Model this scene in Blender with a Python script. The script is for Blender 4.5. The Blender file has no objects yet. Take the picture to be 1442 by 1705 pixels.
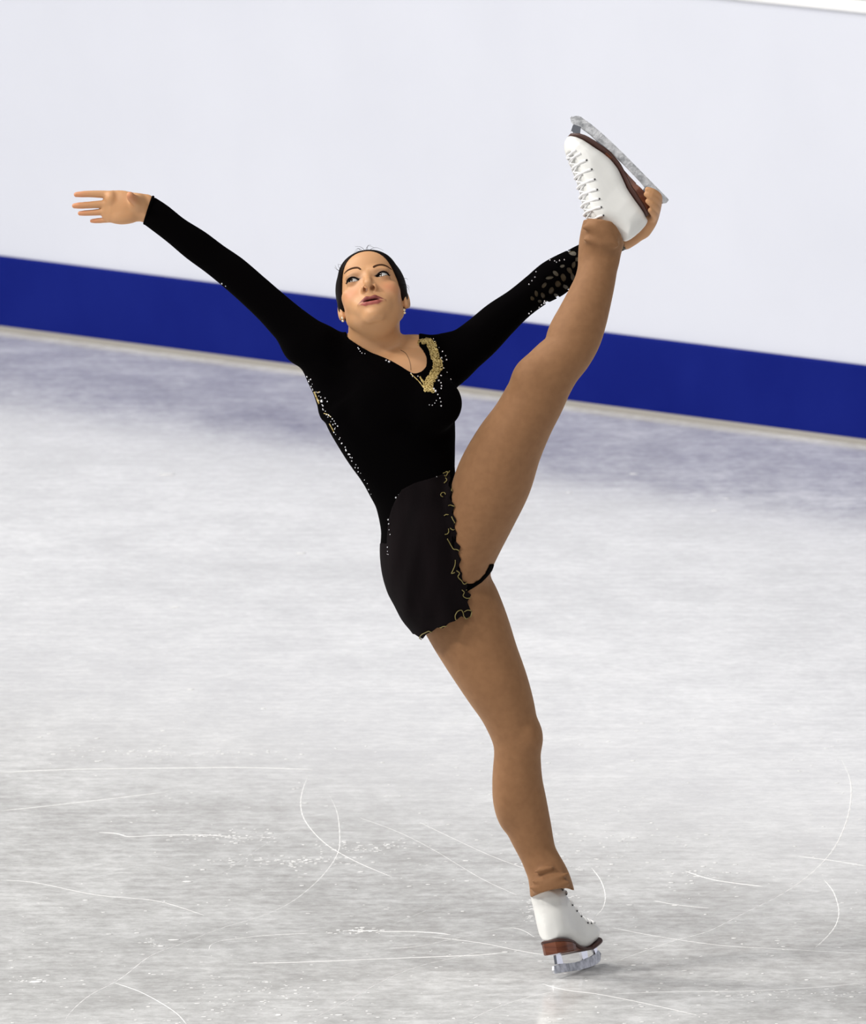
import bpy, math, random
import numpy as np
from mathutils import Vector, Matrix
from mathutils.bvhtree import BVHTree

# ------------------------------------------------------------------ camera
sc = bpy.context.scene
COL = sc.collection
IMG_W, IMG_H = 1442.0, 1705.0
CAM_H, CAM_D = 5.6, 42.0
PITCH = math.atan2(CAM_H, CAM_D) - math.atan2(764.5, 33041.0)
CAM = np.array([0.0, -CAM_D, CAM_H])
RGT = np.array([1.0, 0, 0])
FWD = np.array([0, math.cos(PITCH), -math.sin(PITCH)])
UPV = np.array([0, math.sin(PITCH), math.cos(PITCH)])
DC = float(np.dot(np.array([0, CAM_D, -CAM_H]), FWD))
SCL = 780.0                      # pixels per metre at the skater
F = SCL * DC
cam_d = bpy.data.cameras.new('camera')
cam = bpy.data.objects.new('camera', cam_d)
COL.objects.link(cam)
cam.location = CAM
cam.rotation_euler = (math.pi / 2 - PITCH, 0, 0)
cam_d.sensor_fit = 'VERTICAL'
cam_d.sensor_height = 24.0
cam_d.lens = F / IMG_H * 24.0
cam_d.clip_end = 400
cam_d.dof.use_dof = True
cam_d.dof.focus_distance = DC
cam_d.dof.aperture_fstop = cam_d.lens / 1000 / 0.040
sc.camera = cam

# ------------------------------------------------------------------ world, arena lamps, exposure
world = bpy.data.worlds.new('World')
sc.world = world
world.use_nodes = True
bg = world.node_tree.nodes['Background']
bg.inputs[0].default_value = (0.30, 0.31, 0.33, 1)
bg.inputs[1].default_value = 0.45
def arena_lamp(x, y, z, power, size, col=(1, 0.97, 0.92), aim=(0, 5, 0)):
    l = bpy.data.lights.new('arena_lamp', 'AREA')
    l.shape = 'RECTANGLE'; l.size = size; l.size_y = size * 0.5
    l.energy = power; l.color = col
    o = bpy.data.objects.new('arena_lamp', l)
    COL.objects.link(o)
    o.location = (x, y, z)
    d = Vector(aim) - Vector((x, y, z))
    o.rotation_euler = d.to_track_quat('-Z', 'Y').to_euler()
for lx, ly, lz, pw in ((-17, -10, 15, 2900), (-19, 7, 15, 2500), (-5, -12, 17, 1000), (-9, 5, 16, 1000), (7, -7, 16, 500), (3, -22, 16, 450)):
    arena_lamp(lx, ly, lz, pw, 4.0)
sc.view_settings.view_transform = 'Standard'
sc.view_settings.look = 'None'
sc.view_settings.gamma = 1
sc.view_settings.use_curve_mapping = False
sc.view_settings.exposure = 0.11

# ------------------------------------------------------------------ measuring helpers
# local frame of the figure: U right, V up, W towards the camera (metres)
def at(x, y, w=0.0, tilt=True):
    W = w + (math.sin(PITCH) * (1617.0 - y) / SCL if tilt else 0.0)
    k = (DC - W) / F
    return np.array([(x - 721.0) * k, -(y - 852.5) * k, W])
ORG = CAM + FWD * DC
M3 = np.stack([RGT, UPV, -FWD], 1)            # local -> world rotation
def to_world(P):
    return np.asarray(P) @ M3.T + ORG
def to_local(P):
    return (np.asarray(P) - ORG) @ M3
def ray(x, y):
    d = RGT * (x - 721.0) / F + UPV * (-(y - 852.5) / F) + FWD
    return d
def floor_pt(x, y, z=0.0):
    d = ray(x, y)
    t = (z - CAM[2]) / d[2]
    return CAM + d * t

# ------------------------------------------------------------------ material helpers
def mat(name, col=(0.8, 0.8, 0.8), rough=0.5, metal=0.0, spec=0.5, **kw):
    m = bpy.data.materials.new(name)
    m.use_nodes = True
    b = m.node_tree.nodes['Principled BSDF']
    b.inputs['Base Color'].default_value = (*col, 1)
    b.inputs['Roughness'].default_value = rough
    b.inputs['Metallic'].default_value = metal
    b.inputs['Specular IOR Level'].default_value = spec
    for k, v in kw.items():
        b.inputs[k.replace('_', ' ')].default_value = v
    return m
def nodes(m):
    return m.node_tree.nodes, m.node_tree.links, m.node_tree.nodes['Principled BSDF']
def noise_mix(m, c1, c2, scale, detail=4, lo=0.35, hi=0.65, stretch=(1, 1, 1), bump=0.0, bscale=None):
    N, L, b = nodes(m)
    tc = N.new('ShaderNodeTexCoord'); mp = N.new('ShaderNodeMapping')
    mp.inputs['Scale'].default_value = stretch
    L.new(tc.outputs['Object'], mp.inputs[0])
    n = N.new('ShaderNodeTexNoise'); n.inputs['Scale'].default_value = scale; n.inputs['Detail'].default_value = detail
    L.new(mp.outputs[0], n.inputs['Vector'])
    r = N.new('ShaderNodeValToRGB')
    r.color_ramp.elements[0].position = lo; r.color_ramp.elements[0].color = (*c1, 1)
    r.color_ramp.elements[1].position = hi; r.color_ramp.elements[1].color = (*c2, 1)
    L.new(n.outputs[0], r.inputs[0]); L.new(r.outputs[0], b.inputs['Base Color'])
    if bump:
        n2 = N.new('ShaderNodeTexNoise'); n2.inputs['Scale'].default_value = bscale or scale; n2.inputs['Detail'].default_value = 6
        L.new(mp.outputs[0], n2.inputs['Vector'])
        bp = N.new('ShaderNodeBump'); bp.inputs['Strength'].default_value = bump; bp.inputs['Distance'].default_value = 0.002
        L.new(n2.outputs[0], bp.inputs['Height']); L.new(bp.outputs[0], b.inputs['Normal'])
    return m

MAT = {}
MAT['board'] = noise_mix(mat('white_board', rough=0.45), (0.635, 0.655, 0.735), (0.665, 0.685, 0.765), 1.3)
MAT['blue'] = noise_mix(mat('blue_kick_plate', rough=0.55, spec=0.06), (0.0035, 0.010, 0.155), (0.0055, 0.0135, 0.175), 3.0)
MAT['strip'] = mat('beige_strip', (0.33, 0.31, 0.28), 0.7)
MAT['rail'] = mat('white_rail', (0.9, 0.9, 0.91), 0.25)
MAT['stand'] = mat('grey_stand', (0.16, 0.16, 0.17), 0.8)
MAT['tights'] = noise_mix(mat('tan_tights', rough=0.72, spec=0.25, Sheen_Weight=0.35, Sheen_Roughness=0.4, Sheen_Tint=(0.75, 0.52, 0.34, 1)), (0.240, 0.118, 0.054), (0.268, 0.134, 0.062), 60, bump=0.05, bscale=900)
MAT['velvet'] = mat('black_velvet', (0.0010, 0.0007, 0.0009), 1.0, spec=0.03)
MAT['chiffon'] = noise_mix(mat('black_chiffon', rough=0.9, spec=0.08), (0.0036, 0.0022, 0.0028), (0.0060, 0.0038, 0.0046), 9, stretch=(3, 3, 0.6))
MAT['leather'] = noise_mix(mat('white_leather', rough=0.33, spec=0.5), (0.80, 0.80, 0.78), (0.86, 0.86, 0.84), 14)
MAT['sole'] = noise_mix(mat('brown_sole', rough=0.38), (0.085, 0.022, 0.010), (0.19, 0.058, 0.026), 14, stretch=(1, 1, 9))
MAT['sole_edge'] = mat('dark_welt', (0.060, 0.021, 0.015), 0.45)
MAT['steel'] = noise_mix(mat('blade_steel', rough=0.3, metal=0.6), (0.30, 0.31, 0.33), (0.66, 0.67, 0.70), 70, bump=0.1, bscale=240)
MAT['chrome'] = mat('chrome', (0.75, 0.76, 0.82), 0.12, 1.0)
MAT['lace'] = mat('white_lace_cord', (0.86, 0.86, 0.87), 0.7)
MAT['dark'] = mat('dark_eyelet', (0.02, 0.02, 0.022), 0.4)
MAT['gold'] = noise_mix(mat('gold_embroidery', rough=0.42, metal=0.3), (0.30, 0.20, 0.045), (0.78, 0.62, 0.27), 260)
MAT['olive'] = mat('olive_gold_thread', (0.22, 0.18, 0.06), 0.5, 0.2)
MAT['gem'] = mat('rhinestone', (0.9, 0.9, 0.95), 0.06, 0.75)
MAT['pearl'] = mat('gold_pearl', (0.86, 0.74, 0.55), 0.12, 0.6)
MAT['hair'] = noise_mix(mat('dark_brown_hair', rough=0.55, spec=0.07), (0.003, 0.0016, 0.0013), (0.009, 0.0045, 0.0034), 60, stretch=(1, 1, 0.2))
MAT['brow'] = mat('brow_hair', (0.075, 0.034, 0.018), 0.8, spec=0.1)
MAT['lash'] = mat('lash', (0.008, 0.004, 0.004), 0.8, spec=0.1)
MAT['snow'] = mat('ice_snow', (0.90, 0.90, 0.905), 0.8, spec=0.2)
MAT['chain'] = mat('fine_chain', (0.12, 0.07, 0.035), 0.4, 0.4)
def attr_mat(name, rough, spec, sss=0.0):
    m = mat(name, rough=rough, spec=spec)
    N, L, b = nodes(m)
    a = N.new('ShaderNodeVertexColor'); a.layer_name = 'Col'
    L.new(a.outputs[0], b.inputs['Base Color'])
    if sss:
        b.inputs['Subsurface Weight'].default_value = sss
        b.inputs['Subsurface Radius'].default_value = (0.006, 0.0025, 0.0015)
        b.inputs['Subsurface Scale'].default_value = 1.0
    return m
MAT['skin'] = attr_mat('skin', 0.5, 0.35, 0.12)
MAT['eye'] = attr_mat('eyeball', 0.08, 0.6)

# ------------------------------------------------------------------ object helpers
def obj_from(name, verts, faces, m, parent=None, smooth=True, origin=None, colors=None):
    """verts in world space; stored relative to the parent's (translation-only) origin"""
    V = np.asarray(verts, dtype=np.float64)
    if origin is None:
        origin = np.array(root_loc(parent)) if parent else np.zeros(3)
    me = bpy.data.meshes.new(name)
    Fc = np.asarray(faces) if not isinstance(faces, list) else None
    V2 = V - origin
    if Fc is not None and Fc.ndim == 2:
        n, k = Fc.shape
        me.vertices.add(len(V2)); me.vertices.foreach_set('co', V2.astype(np.float32).ravel())
        me.loops.add(n * k); me.loops.foreach_set('vertex_index', Fc.astype(np.int32).ravel())
        me.polygons.add(n)
        me.polygons.foreach_set('loop_start', np.arange(0, n * k, k, dtype=np.int32))
        me.update(calc_edges=True); me.validate()
    else:
        me.from_pydata([tuple(v) for v in V2], [], faces)
    me.polygons.foreach_set('use_smooth', np.full(len(me.polygons), smooth))
    if colors is not None:
        ca = me.color_attributes.new('Col', 'FLOAT_COLOR', 'POINT')
        c4 = np.ones((len(V2), 4), np.float32); c4[:, :3] = colors
        ca.data.foreach_set('color', c4.ravel())
    me.materials.append(MAT[m] if isinstance(m, str) else m)
    o = bpy.data.objects.new(name, me)
    COL.objects.link(o)
    if parent:
        o.parent = parent
    else:
        o.location = origin
    return o
def root_loc(o):
    l = Vector((0, 0, 0))
    while o:
        l += o.location; o = o.parent
    return l
class MB:
    """collects simple shapes into one mesh"""
    def __init__(s): s.v = []; s.f = []
    def add(s, v, f):
        o = len(s.v); s.v += [tuple(p) for p in v]; s.f += [tuple(i + o for i in q) for q in f]
    def box(s, lo, hi):
        x0, y0, z0 = lo; x1, y1, z1 = hi
        s.add([(x0,y0,z0),(x1,y0,z0),(x1,y1,z0),(x0,y1,z0),(x0,y0,z1),(x1,y0,z1),(x1,y1,z1),(x0,y1,z1)],
              [(0,3,2,1),(4,5,6,7),(0,1,5,4),(1,2,6,5),(2,3,7,6),(3,0,4,7)])
    def tube(s, pts, r, n=6, closed=False, squash=1.0):
        P = [np.array(p, float) for p in pts]; m = len(P)
        R = r if hasattr(r, '__len__') else [r] * m
        vs = []; prev = None
        for i in range(m):
            if closed: t = P[(i + 1) % m] - P[i - 1]
            else: t = P[min(i + 1, m - 1)] - P[max(i - 1, 0)]
            t = t / (np.linalg.norm(t) + 1e-12)
            a = prev if prev is not None else (np.array([0, 0, 1.0]) if abs(t[2]) < 0.9 else np.array([1.0, 0, 0]))
            a = a - t * np.dot(a, t); a /= np.linalg.norm(a) + 1e-12; prev = a
            b = np.cross(t, a)
            for k in range(n):
                an = 2 * math.pi * k / n
                vs.append(P[i] + (a * math.cos(an) * squash + b * math.sin(an)) * R[i])
        fs = []
        for i in range(m if closed else m - 1):
            j = (i + 1) % m
            for k in range(n):
                l = (k + 1) % n
                fs.append((i * n + k, i * n + l, j * n + l, j * n + k))
        if not closed:
            fs.append(tuple(range(n))[::-1]); fs.append(tuple((m - 1) * n + k for k in range(n)))
        s.add(vs, fs)
    def ball(s, c, r, nu=6, nv=4, axes=None):
        c = np.array(c, float); vs = []; fs = []
        R = np.array(r if hasattr(r, '__len__') else [r] * 3, float)
        A = np.eye(3) if axes is None else np.array(axes)
        for i in range(1, nv):
            th = math.pi * i / nv
            for k in range(nu):
                ph = 2 * math.pi * k / nu
                vs.append(c + (np.array([math.sin(th) * math.cos(ph), math.sin(th) * math.sin(ph), math.cos(th)]) * R) @ A)
        top = len(vs); vs.append(c + np.array([0, 0, R[2]]) @ A); vs.append(c - np.array([0, 0, R[2]]) @ A)
        for i in range(nv - 2):
            for k in range(nu):
                l = (k + 1) % nu
                fs.append((i * nu + k, (i + 1) * nu + k, (i + 1) * nu + l, i * nu + l))
        for k in range(nu):
            l = (k + 1) % nu
            fs.append((top, k, l)); fs.append((top + 1, (nv - 2) * nu + l, (nv - 2) * nu + k))
        s.add(vs, fs)
    def build(s, name, m, parent=None, smooth=True, world=None, origin=None):
        V = np.array(s.v)
        if world is not None: V = world(V)
        return obj_from(name, V, s.f, m, parent, smooth, origin)
def catmull(P, per=8, closed=False):
    P = np.asarray(P, float); n = len(P); out = []
    rng = range(n if closed else n - 1)
    for i in rng:
        if closed: p0, p1, p2, p3 = P[i - 1], P[i], P[(i + 1) % n], P[(i + 2) % n]
        else: p0, p1, p2, p3 = P[max(i - 1, 0)], P[i], P[i + 1], P[min(i + 2, n - 1)]
        for k in range(per):
            t = k / per
            out.append(0.5 * ((2 * p1) + (p2 - p0) * t + (2 * p0 - 5 * p1 + 4 * p2 - p3) * t * t + (3 * p1 - p0 - 3 * p2 + p3) * t ** 3))
    if not closed: out.append(P[-1])
    return np.array(out)
def tag(o, label=None, cat=None, group=None, kind=None):
    if label: o['label'] = label
    if cat: o['category'] = cat
    if group: o['group'] = group
    if kind: o['kind'] = kind
    return o

# ------------------------------------------------------------------ signed-distance modelling on a rectilinear grid
BIG = 1.0
def smin(a, b, k):
    if k <= 0: return np.minimum(a, b)
    h = np.maximum(k - np.abs(a - b), 0) / k
    return np.minimum(a, b) - h * h * k * 0.25
def smax(a, b, k): return -smin(-a, -b, k)
def axis(*segs):
    """segs: (start, end, step) in increasing order"""
    out = []
    for a, b, s in segs:
        n = max(1, int(round((b - a) / s)))
        out.append(np.linspace(a, b, n, endpoint=False))
    out.append(np.array([segs[-1][1]]))
    return np.concatenate(out).astype(np.float32)
class Grid:
    def __init__(s, xs, ys, zs):
        s.ax = (xs, ys, zs)
        s.F = np.full((len(xs), len(ys), len(zs)), BIG, np.float32)
    def sl(s, lo, hi):
        r = []
        for a, l, h in zip(s.ax, lo, hi):
            i0 = int(np.searchsorted(a, l)); i1 = int(np.searchsorted(a, h))
            if i1 <= i0: return None
            r.append(slice(i0, i1))
        return tuple(r)
    def pts(s, sl):
        return (s.ax[0][sl[0]][:, None, None], s.ax[1][sl[1]][None, :, None], s.ax[2][sl[2]][None, None, :])
def eval_tube(g, st, margin=0.03, step=0.008):
    """st: dense rows (center3, n3, a, b). returns (slice, field)"""
    C, N, A, B = st
    r = max(A.max(), B.max()) + margin
    sl = g.sl(C.min(0) - r, C.max(0) + r)
    if sl is None: return None
    off = [x.start for x in sl]
    T = np.full([x.stop - x.start for x in sl], BIG, np.float32)
    for i in range(len(C) - 1):
        c0, c1 = C[i], C[i + 1]
        d = c1 - c0; L = np.linalg.norm(d)
        if L < 1e-9: continue
        t = d / L
        n = N[i] + N[i + 1]; n = n - t * n.dot(t); n /= np.linalg.norm(n); m = np.cross(t, n)
        rr = max(A[i], A[i + 1], B[i], B[i + 1]) + margin
        s2 = g.sl(np.minimum(c0, c1) - rr, np.maximum(c0, c1) + rr)
        if s2 is None: continue
        X, Y, Z = g.pts(s2)
        px, py, pz = X - c0[0], Y - c0[1], Z - c0[2]
        tt = px * t[0] + py * t[1] + pz * t[2]
        u = np.clip(tt / L, 0, 1)
        ex = tt - u * L
        a = A[i] + (A[i + 1] - A[i]) * u; b = B[i] + (B[i + 1] - B[i]) * u
        qn = (px * n[0] + py * n[1] + pz * n[2]) / a
        qm = (px * m[0] + py * m[1] + pz * m[2]) / b
        mn = np.minimum(a, b)
        q = np.sqrt(qn * qn + qm * qm + (ex / mn) ** 2)
        # distance-like value: scale by the radius in the direction considered
        rad = np.sqrt((qn * a) ** 2 + (qm * b) ** 2 + ex * ex) / np.maximum(q, 1e-4)
        dd = (q - 1) * np.maximum(rad * 0.85, mn * 0.6)
        s3 = tuple(slice(x.start - o, x.stop - o) for x, o in zip(s2, off))
        T[s3] = np.minimum(T[s3], dd)
    return sl, T
def dense(P, cols, step=0.007):
    """P: list of arrays to interpolate (K,D)"""
    C = P[0]; K = len(C)
    out = [[] for _ in P]
    for i in range(K - 1):
        n = max(1, int(np.linalg.norm(C[i + 1] - C[i]) / step))
        for k in range(n):
            t = k / n
            for q, arr in enumerate(P):
                p0, p1, p2, p3 = arr[max(i - 1, 0)], arr[i], arr[i + 1], arr[min(i + 2, K - 1)]
                out[q].append(0.5 * ((2 * p1) + (p2 - p0) * t + (2 * p0 - 5 * p1 + 4 * p2 - p3) * t * t + (3 * p1 - p0 - 3 * p2 + p3) * t ** 3))
    for q, arr in enumerate(P): out[q].append(arr[-1])
    return [np.array(o) for o in out]
def limb(rows):
    """rows: (xl,yl,xr,yr,w,b) silhouette pairs in photo pixels, depth offset w and depth half-thickness b in metres"""
    C = []; E = []; B = []
    for xl, yl, xr, yr, w, b in rows:
        c = at((xl + xr) / 2, (yl + yr) / 2, w); C.append(c)
        k = (DC - c[2]) / F
        E.append(np.array([(xr - xl) * k, -(yr - yl) * k, 0.0])); B.append(b)
    C = np.array(C); E = np.array(E); B = np.array(B)[:, None]
    A = []; N = []
    for i in range(len(C)):
        t = C[min(i + 1, len(C) - 1)] - C[max(i - 1, 0)]; t2 = t.copy(); t2[2] = 0; t2 /= np.linalg.norm(t2)
        e = E[i] - t2 * E[i].dot(t2)
        A.append(np.linalg.norm(e) / 2); t /= np.linalg.norm(t)
        e = e - t * e.dot(t); N.append(e / np.linalg.norm(e))
    A = np.array(A)[:, None]; N = np.array(N)
    c, n, a, b = dense([C, N, A, B], None)
    return (c, n, a[:, 0], b[:, 0])
def rod(pts, rad):
    """round tube through explicit local points"""
    C = np.array(pts, float); R = np.array(rad, float)[:, None]
    t = C[-1] - C[0]; t /= np.linalg.norm(t)
    n = np.cross(t, [0.3, 0.5, 0.8]); n /= np.linalg.norm(n)
    N = np.repeat(n[None], len(C), 0)
    c, n, a, b = dense([C, N, R, R], None, 0.004)
    return (c, n, a[:, 0], b[:, 0])
def eval_ell(g, c, r, axes=None, margin=0.03):
    c = np.array(c); r = np.array(r, float); rm = r.max() + margin
    sl = g.sl(c - rm, c + rm)
    if sl is None: return None
    X, Y, Z = g.pts(sl); p = (X - c[0], Y - c[1], Z - c[2])
    A = np.eye(3) if axes is None else np.array(axes)
    q = 0; q2 = 0
    for i in range(3):
        e = p[0] * A[i][0] + p[1] * A[i][1] + p[2] * A[i][2]
        q = q + (e / r[i]) ** 2; q2 = q2 + (e / r[i] ** 2) ** 2
    k0 = np.sqrt(q); k1 = np.sqrt(q2)
    return sl, (k0 * (k0 - 1) / np.maximum(k1, 1e-6)).astype(np.float32)
def put(g, res, k):
    if res is None: return
    sl, T = res
    g.F[sl] = smin(g.F[sl], T, k)
def poly_sd(poly, X, Y):
    """signed distance (negative inside) to a 2-D polygon"""
    P = np.asarray(poly, np.float32); n = len(P)
    d = None; s = np.zeros(np.broadcast(X, Y).shape, bool)
    for i in range(n):
        a = P[i]; b = P[i - 1]
        ex, ey = b - a
        wx, wy = X - a[0], Y - a[1]
        t = np.clip((wx * ex + wy * ey) / (ex * ex + ey * ey + 1e-12), 0, 1)
        dx, dy = wx - ex * t, wy - ey * t
        q = dx * dx + dy * dy
        d = q if d is None else np.minimum(d, q)
        c = ((a[1] > Y) != (b[1] > Y)) & (wx < ex * wy / (ey if abs(ey) > 1e-12 else 1e-12))
        s ^= c
    d = np.sqrt(d)
    return np.where(s, -d, d)
def px_poly(pts, w=0.08):
    return [at(x, y, w)[:2] for x, y in pts]
def surface_nets(g, smooth=1, F_=None):
    F_ = g.F if F_ is None else F_
    I = F_ < 0
    s = np.zeros([d - 1 for d in I.shape], np.int8)
    for a in (0, 1):
        for b in (0, 1):
            for c in (0, 1):
                s += I[a:I.shape[0] - 1 + a, b:I.shape[1] - 1 + b, c:I.shape[2] - 1 + c]
    mix = (s > 0) & (s < 8)
    ci, cj, ck = np.nonzero(mix)
    n = len(ci)
    idx = np.full(mix.shape, -1, np.int32); idx[ci, cj, ck] = np.arange(n)
    xs, ys, zs = g.ax
    val = {}; pos = {}
    for a in (0, 1):
        for b in (0, 1):
            for c in (0, 1):
                val[a, b, c] = F_[ci + a, cj + b, ck + c].astype(np.float64)
                pos[a, b, c] = np.stack([xs[ci + a], ys[cj + b], zs[ck + c]], 1).astype(np.float64)
    acc = np.zeros((n, 3)); cnt = np.zeros(n)
    for a0 in pos:
        for ax_ in range(3):
            if a0[ax_] == 1: continue
            a1 = list(a0); a1[ax_] = 1; a1 = tuple(a1)
            v0, v1 = val[a0], val[a1]
            m = (v0 < 0) != (v1 < 0)
            t = np.where(m, v0 / np.where(m, v0 - v1, 1), 0)[:, None]
            acc += np.where(m[:, None], pos[a0] + (pos[a1] - pos[a0]) * t, 0); cnt += m
    V = acc / cnt[:, None]
    faces = []
    for ax_ in range(3):
        o = [1, 2] if ax_ == 0 else ([2, 0] if ax_ == 1 else [0, 1])
        A = np.take(I, range(0, I.shape[ax_] - 1), ax_) if False else None
        sl0 = [slice(None)] * 3; sl1 = [slice(None)] * 3
        sl0[ax_] = slice(0, -1); sl1[ax_] = slice(1, None)
        for q in o: sl0[q] = slice(1, -1); sl1[q] = slice(1, -1)
        f0 = I[tuple(sl0)]; f1 = I[tuple(sl1)]
        e = np.nonzero(f0 != f1)
        e = [x.copy() for x in e]
        flip = f0[tuple(e)]
        for q in o: e[q] += 1
        def cell(d1, d2):
            c = [x for x in e]; c = list(c)
            c[o[0]] = e[o[0]] - d1; c[o[1]] = e[o[1]] - d2
            return idx[c[0], c[1], c[2]]
        q0, q1, q2, q3 = cell(1, 1), cell(0, 1), cell(0, 0), cell(1, 0)
        quad = np.stack([q0, q1, q2, q3], 1)
        quad[~flip] = quad[~flip][:, ::-1]
        faces.append(quad)
    Q = np.concatenate(faces)
    Q = Q[(Q >= 0).all(1)]
    for it in range(smooth):
        e = np.concatenate([Q[:, [0, 1]], Q[:, [1, 2]], Q[:, [2, 3]], Q[:, [3, 0]]])
        a_ = np.concatenate([e[:, 0], e[:, 1]]); b_ = np.concatenate([e[:, 1], e[:, 0]])
        w = np.bincount(a_, minlength=n).astype(float); w[w == 0] = 1
        M = np.stack([np.bincount(a_, V[b_, k], n) for k in range(3)], 1) / w[:, None]
        V = np.where((w > 1)[:, None], V * 0.5 + M * 0.5, V)
    return V, Q

# ------------------------------------------------------------------ the rink
fl = MB(); fl.add([(-40, -30, 0), (40, -30, 0), (40, 60, 0), (-40, 60, 0)], [(0, 1, 2, 3)])
ice = mat('ice', (0.80, 0.81, 0.82), 0.16)
N, L, b = nodes(ice)
b.inputs['IOR'].default_value = 1.31
tc = N.new('ShaderNodeTexCoord')
def nz(scale, detail, stretch, rough=0.55, rot=0.0):
    mp = N.new('ShaderNodeMapping'); mp.inputs['Scale'].default_value = stretch; mp.inputs['Rotation'].default_value = (0, 0, rot)
    L.new(tc.outputs['Object'], mp.inputs[0])
    n = N.new('ShaderNodeTexNoise'); n.inputs['Scale'].default_value = scale; n.inputs['Detail'].default_value = detail
    n.inputs['Roughness'].default_value = rough
    L.new(mp.outputs[0], n.inputs['Vector'])
    return n.outputs[0]
def ramp(src, stops):
    r = N.new('ShaderNodeValToRGB')
    while len(r.color_ramp.elements) < len(stops): r.color_ramp.elements.new(0.5)
    for e, (p, c) in zip(r.color_ramp.elements, stops):
        e.position = p; e.color = (c, c, c, 1) if not hasattr(c, '__len__') else (*c, 1)
    L.new(src, r.inputs[0]); return r.outputs[0]
def mth(op, a, b_=None):
    m = N.new('ShaderNodeMath'); m.operation = op
    for i, v in enumerate((a, b_)):
        if v is None: continue
        if hasattr(v, 'links') or hasattr(v, 'is_linked'): L.new(v, m.inputs[i])
        else: m.inputs[i].default_value = v
    return m.outputs[0]
n_big = nz(0.55, 5, (1.0, 0.55, 1), rot=0.12)
n_mid = nz(5.0, 6, (1.0, 0.45, 1), 0.65, rot=0.2)
n_fine = nz(38.0, 6, (0.7, 0.55, 1), 0.78, rot=-0.1)
n_str = nz(16.0, 5, (0.12, 1.0, 1), 0.7, rot=0.06)
mixv = mth('ADD', mth('ADD', mth('MULTIPLY', n_big, 0.26), mth('MULTIPLY', n_mid, 0.26)), mth('ADD', mth('MULTIPLY', n_fine, 0.32), mth('MULTIPLY', n_str, 0.16)))
colr = ramp(mixv, [(0.38, (0.47, 0.46, 0.455)), (0.48, (0.66, 0.66, 0.66)), (0.58, (0.90, 0.905, 0.91))])
L.new(colr, b.inputs['Base Color'])
L.new(ramp(mixv, [(0.38, 0.05), (0.6, 0.17)]), b.inputs['Roughness'])
bp = N.new('ShaderNodeBump'); bp.inputs["Strength"].default_value = 0.035; bp.inputs['Distance'].default_value = 0.003
L.new(mth('ADD', n_fine, mth('MULTIPLY', n_str, 0.6)), bp.inputs['Height']); L.new(bp.outputs[0], b.inputs['Normal'])
MAT['ice'] = ice
floor = fl.build('floor', 'ice', smooth=False)
tag(floor, 'white scratched rink ice under the skater', kind='structure')

# boards: run through two measured floor points, front face towards the rink
bl, br = floor_pt(0, 549.4), floor_pt(1442, 739.0)
bd = br - bl; bd[2] = 0; blen = np.linalg.norm(bd); bd /= blen
bn = np.array([bd[1], -bd[0], 0.0])
if bn[1] > 0: bn = -bn                          # face the camera side
def board_pt(s, d, z): return bl + bd * s + bn * d + np.array([0, 0, z])
def board_slab(mb, s0, s1, prof):
    v = [board_pt(s0, d, z) for d, z in prof] + [board_pt(s1, d, z) for d, z in prof]
    n = len(prof)
    mb.add(v, [(i, (i + 1) % n, n + (i + 1) % n, n + i) for i in range(n)] + [tuple(range(n))[::-1], tuple(range(n, 2 * n))])
def board_height(x, y):
    d = ray(x, y); t = np.dot(bl - CAM, bn) / np.dot(d, bn)
    return (CAM + d * t)[2]
HB = board_height(721, 516.6)
HT = board_height(1442, 24.0)
S0, S1 = -16.0, blen + 9.0
w = MB(); board_slab(w, S0, S1, [(0, 0.012), (0, HT), (-0.10, HT), (-0.10, 0.0)])
wall = w.build('wall_back', 'board', smooth=False, origin=board_pt(0, 0, 0)); tag(wall, 'smooth white rink boards behind the skater', kind='structure')
w = MB(); board_slab(w, S0, S1, [(0.012, 0.014), (0.012, HB - 0.006), (0.006, HB), (-0.01, HB), (-0.01, 0.014)])
kick = w.build('baseboard_back', 'blue', smooth=False, origin=board_pt(0, 0, 0)); tag(kick, 'royal blue kick strip along the foot of the white boards', kind='structure')
w = MB(); board_slab(w, S0, S1, [(0.022, 0.0), (0.022, 0.008), (0.016, 0.014), (-0.01, 0.014), (-0.01, 0.0)])
trim = w.build('trim_1', 'strip', smooth=False, origin=board_pt(0, 0, 0)); tag(trim, 'thin beige sill strip between blue band and ice', kind='structure')
w = MB(); board_slab(w, S0, S1, [(0.0, HT), (0.012, HT + 0.006), (0.014, HT + 0.02), (0.004, HT + 0.036), (-0.10, HT + 0.036), (-0.10, HT)])
cap = w.build('trim_2', 'rail', smooth=False, origin=board_pt(0, 0, 0)); tag(cap, 'white cap rail along the top of the boards', kind='structure')
w = MB()
for i in range(7):
    board_slab(w, S0, S1, [(-1.6 - i * 0.8, 0.0), (-1.6 - i * 0.8, 0.6 + i * 0.42), (-2.4 - i * 0.8, 0.6 + i * 0.42), (-2.4 - i * 0.8, 0.0)])
st_ = w.build('wall_stand', 'stand', smooth=False, origin=board_pt(0, -1.6, 0)); tag(st_, 'dark stepped stand beyond the boards', kind='structure')
#==BODY==
# ------------------------------------------------------------------ the skater: field primitives
FOOT = floor_pt(963, 1617)
person = bpy.data.objects.new('person', None)
COL.objects.link(person)
person.location = FOOT
person.empty_display_size = 0.2
tag(person, 'skater in black long-sleeved dress and tan tights holding one leg high overhead', 'person')

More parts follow.
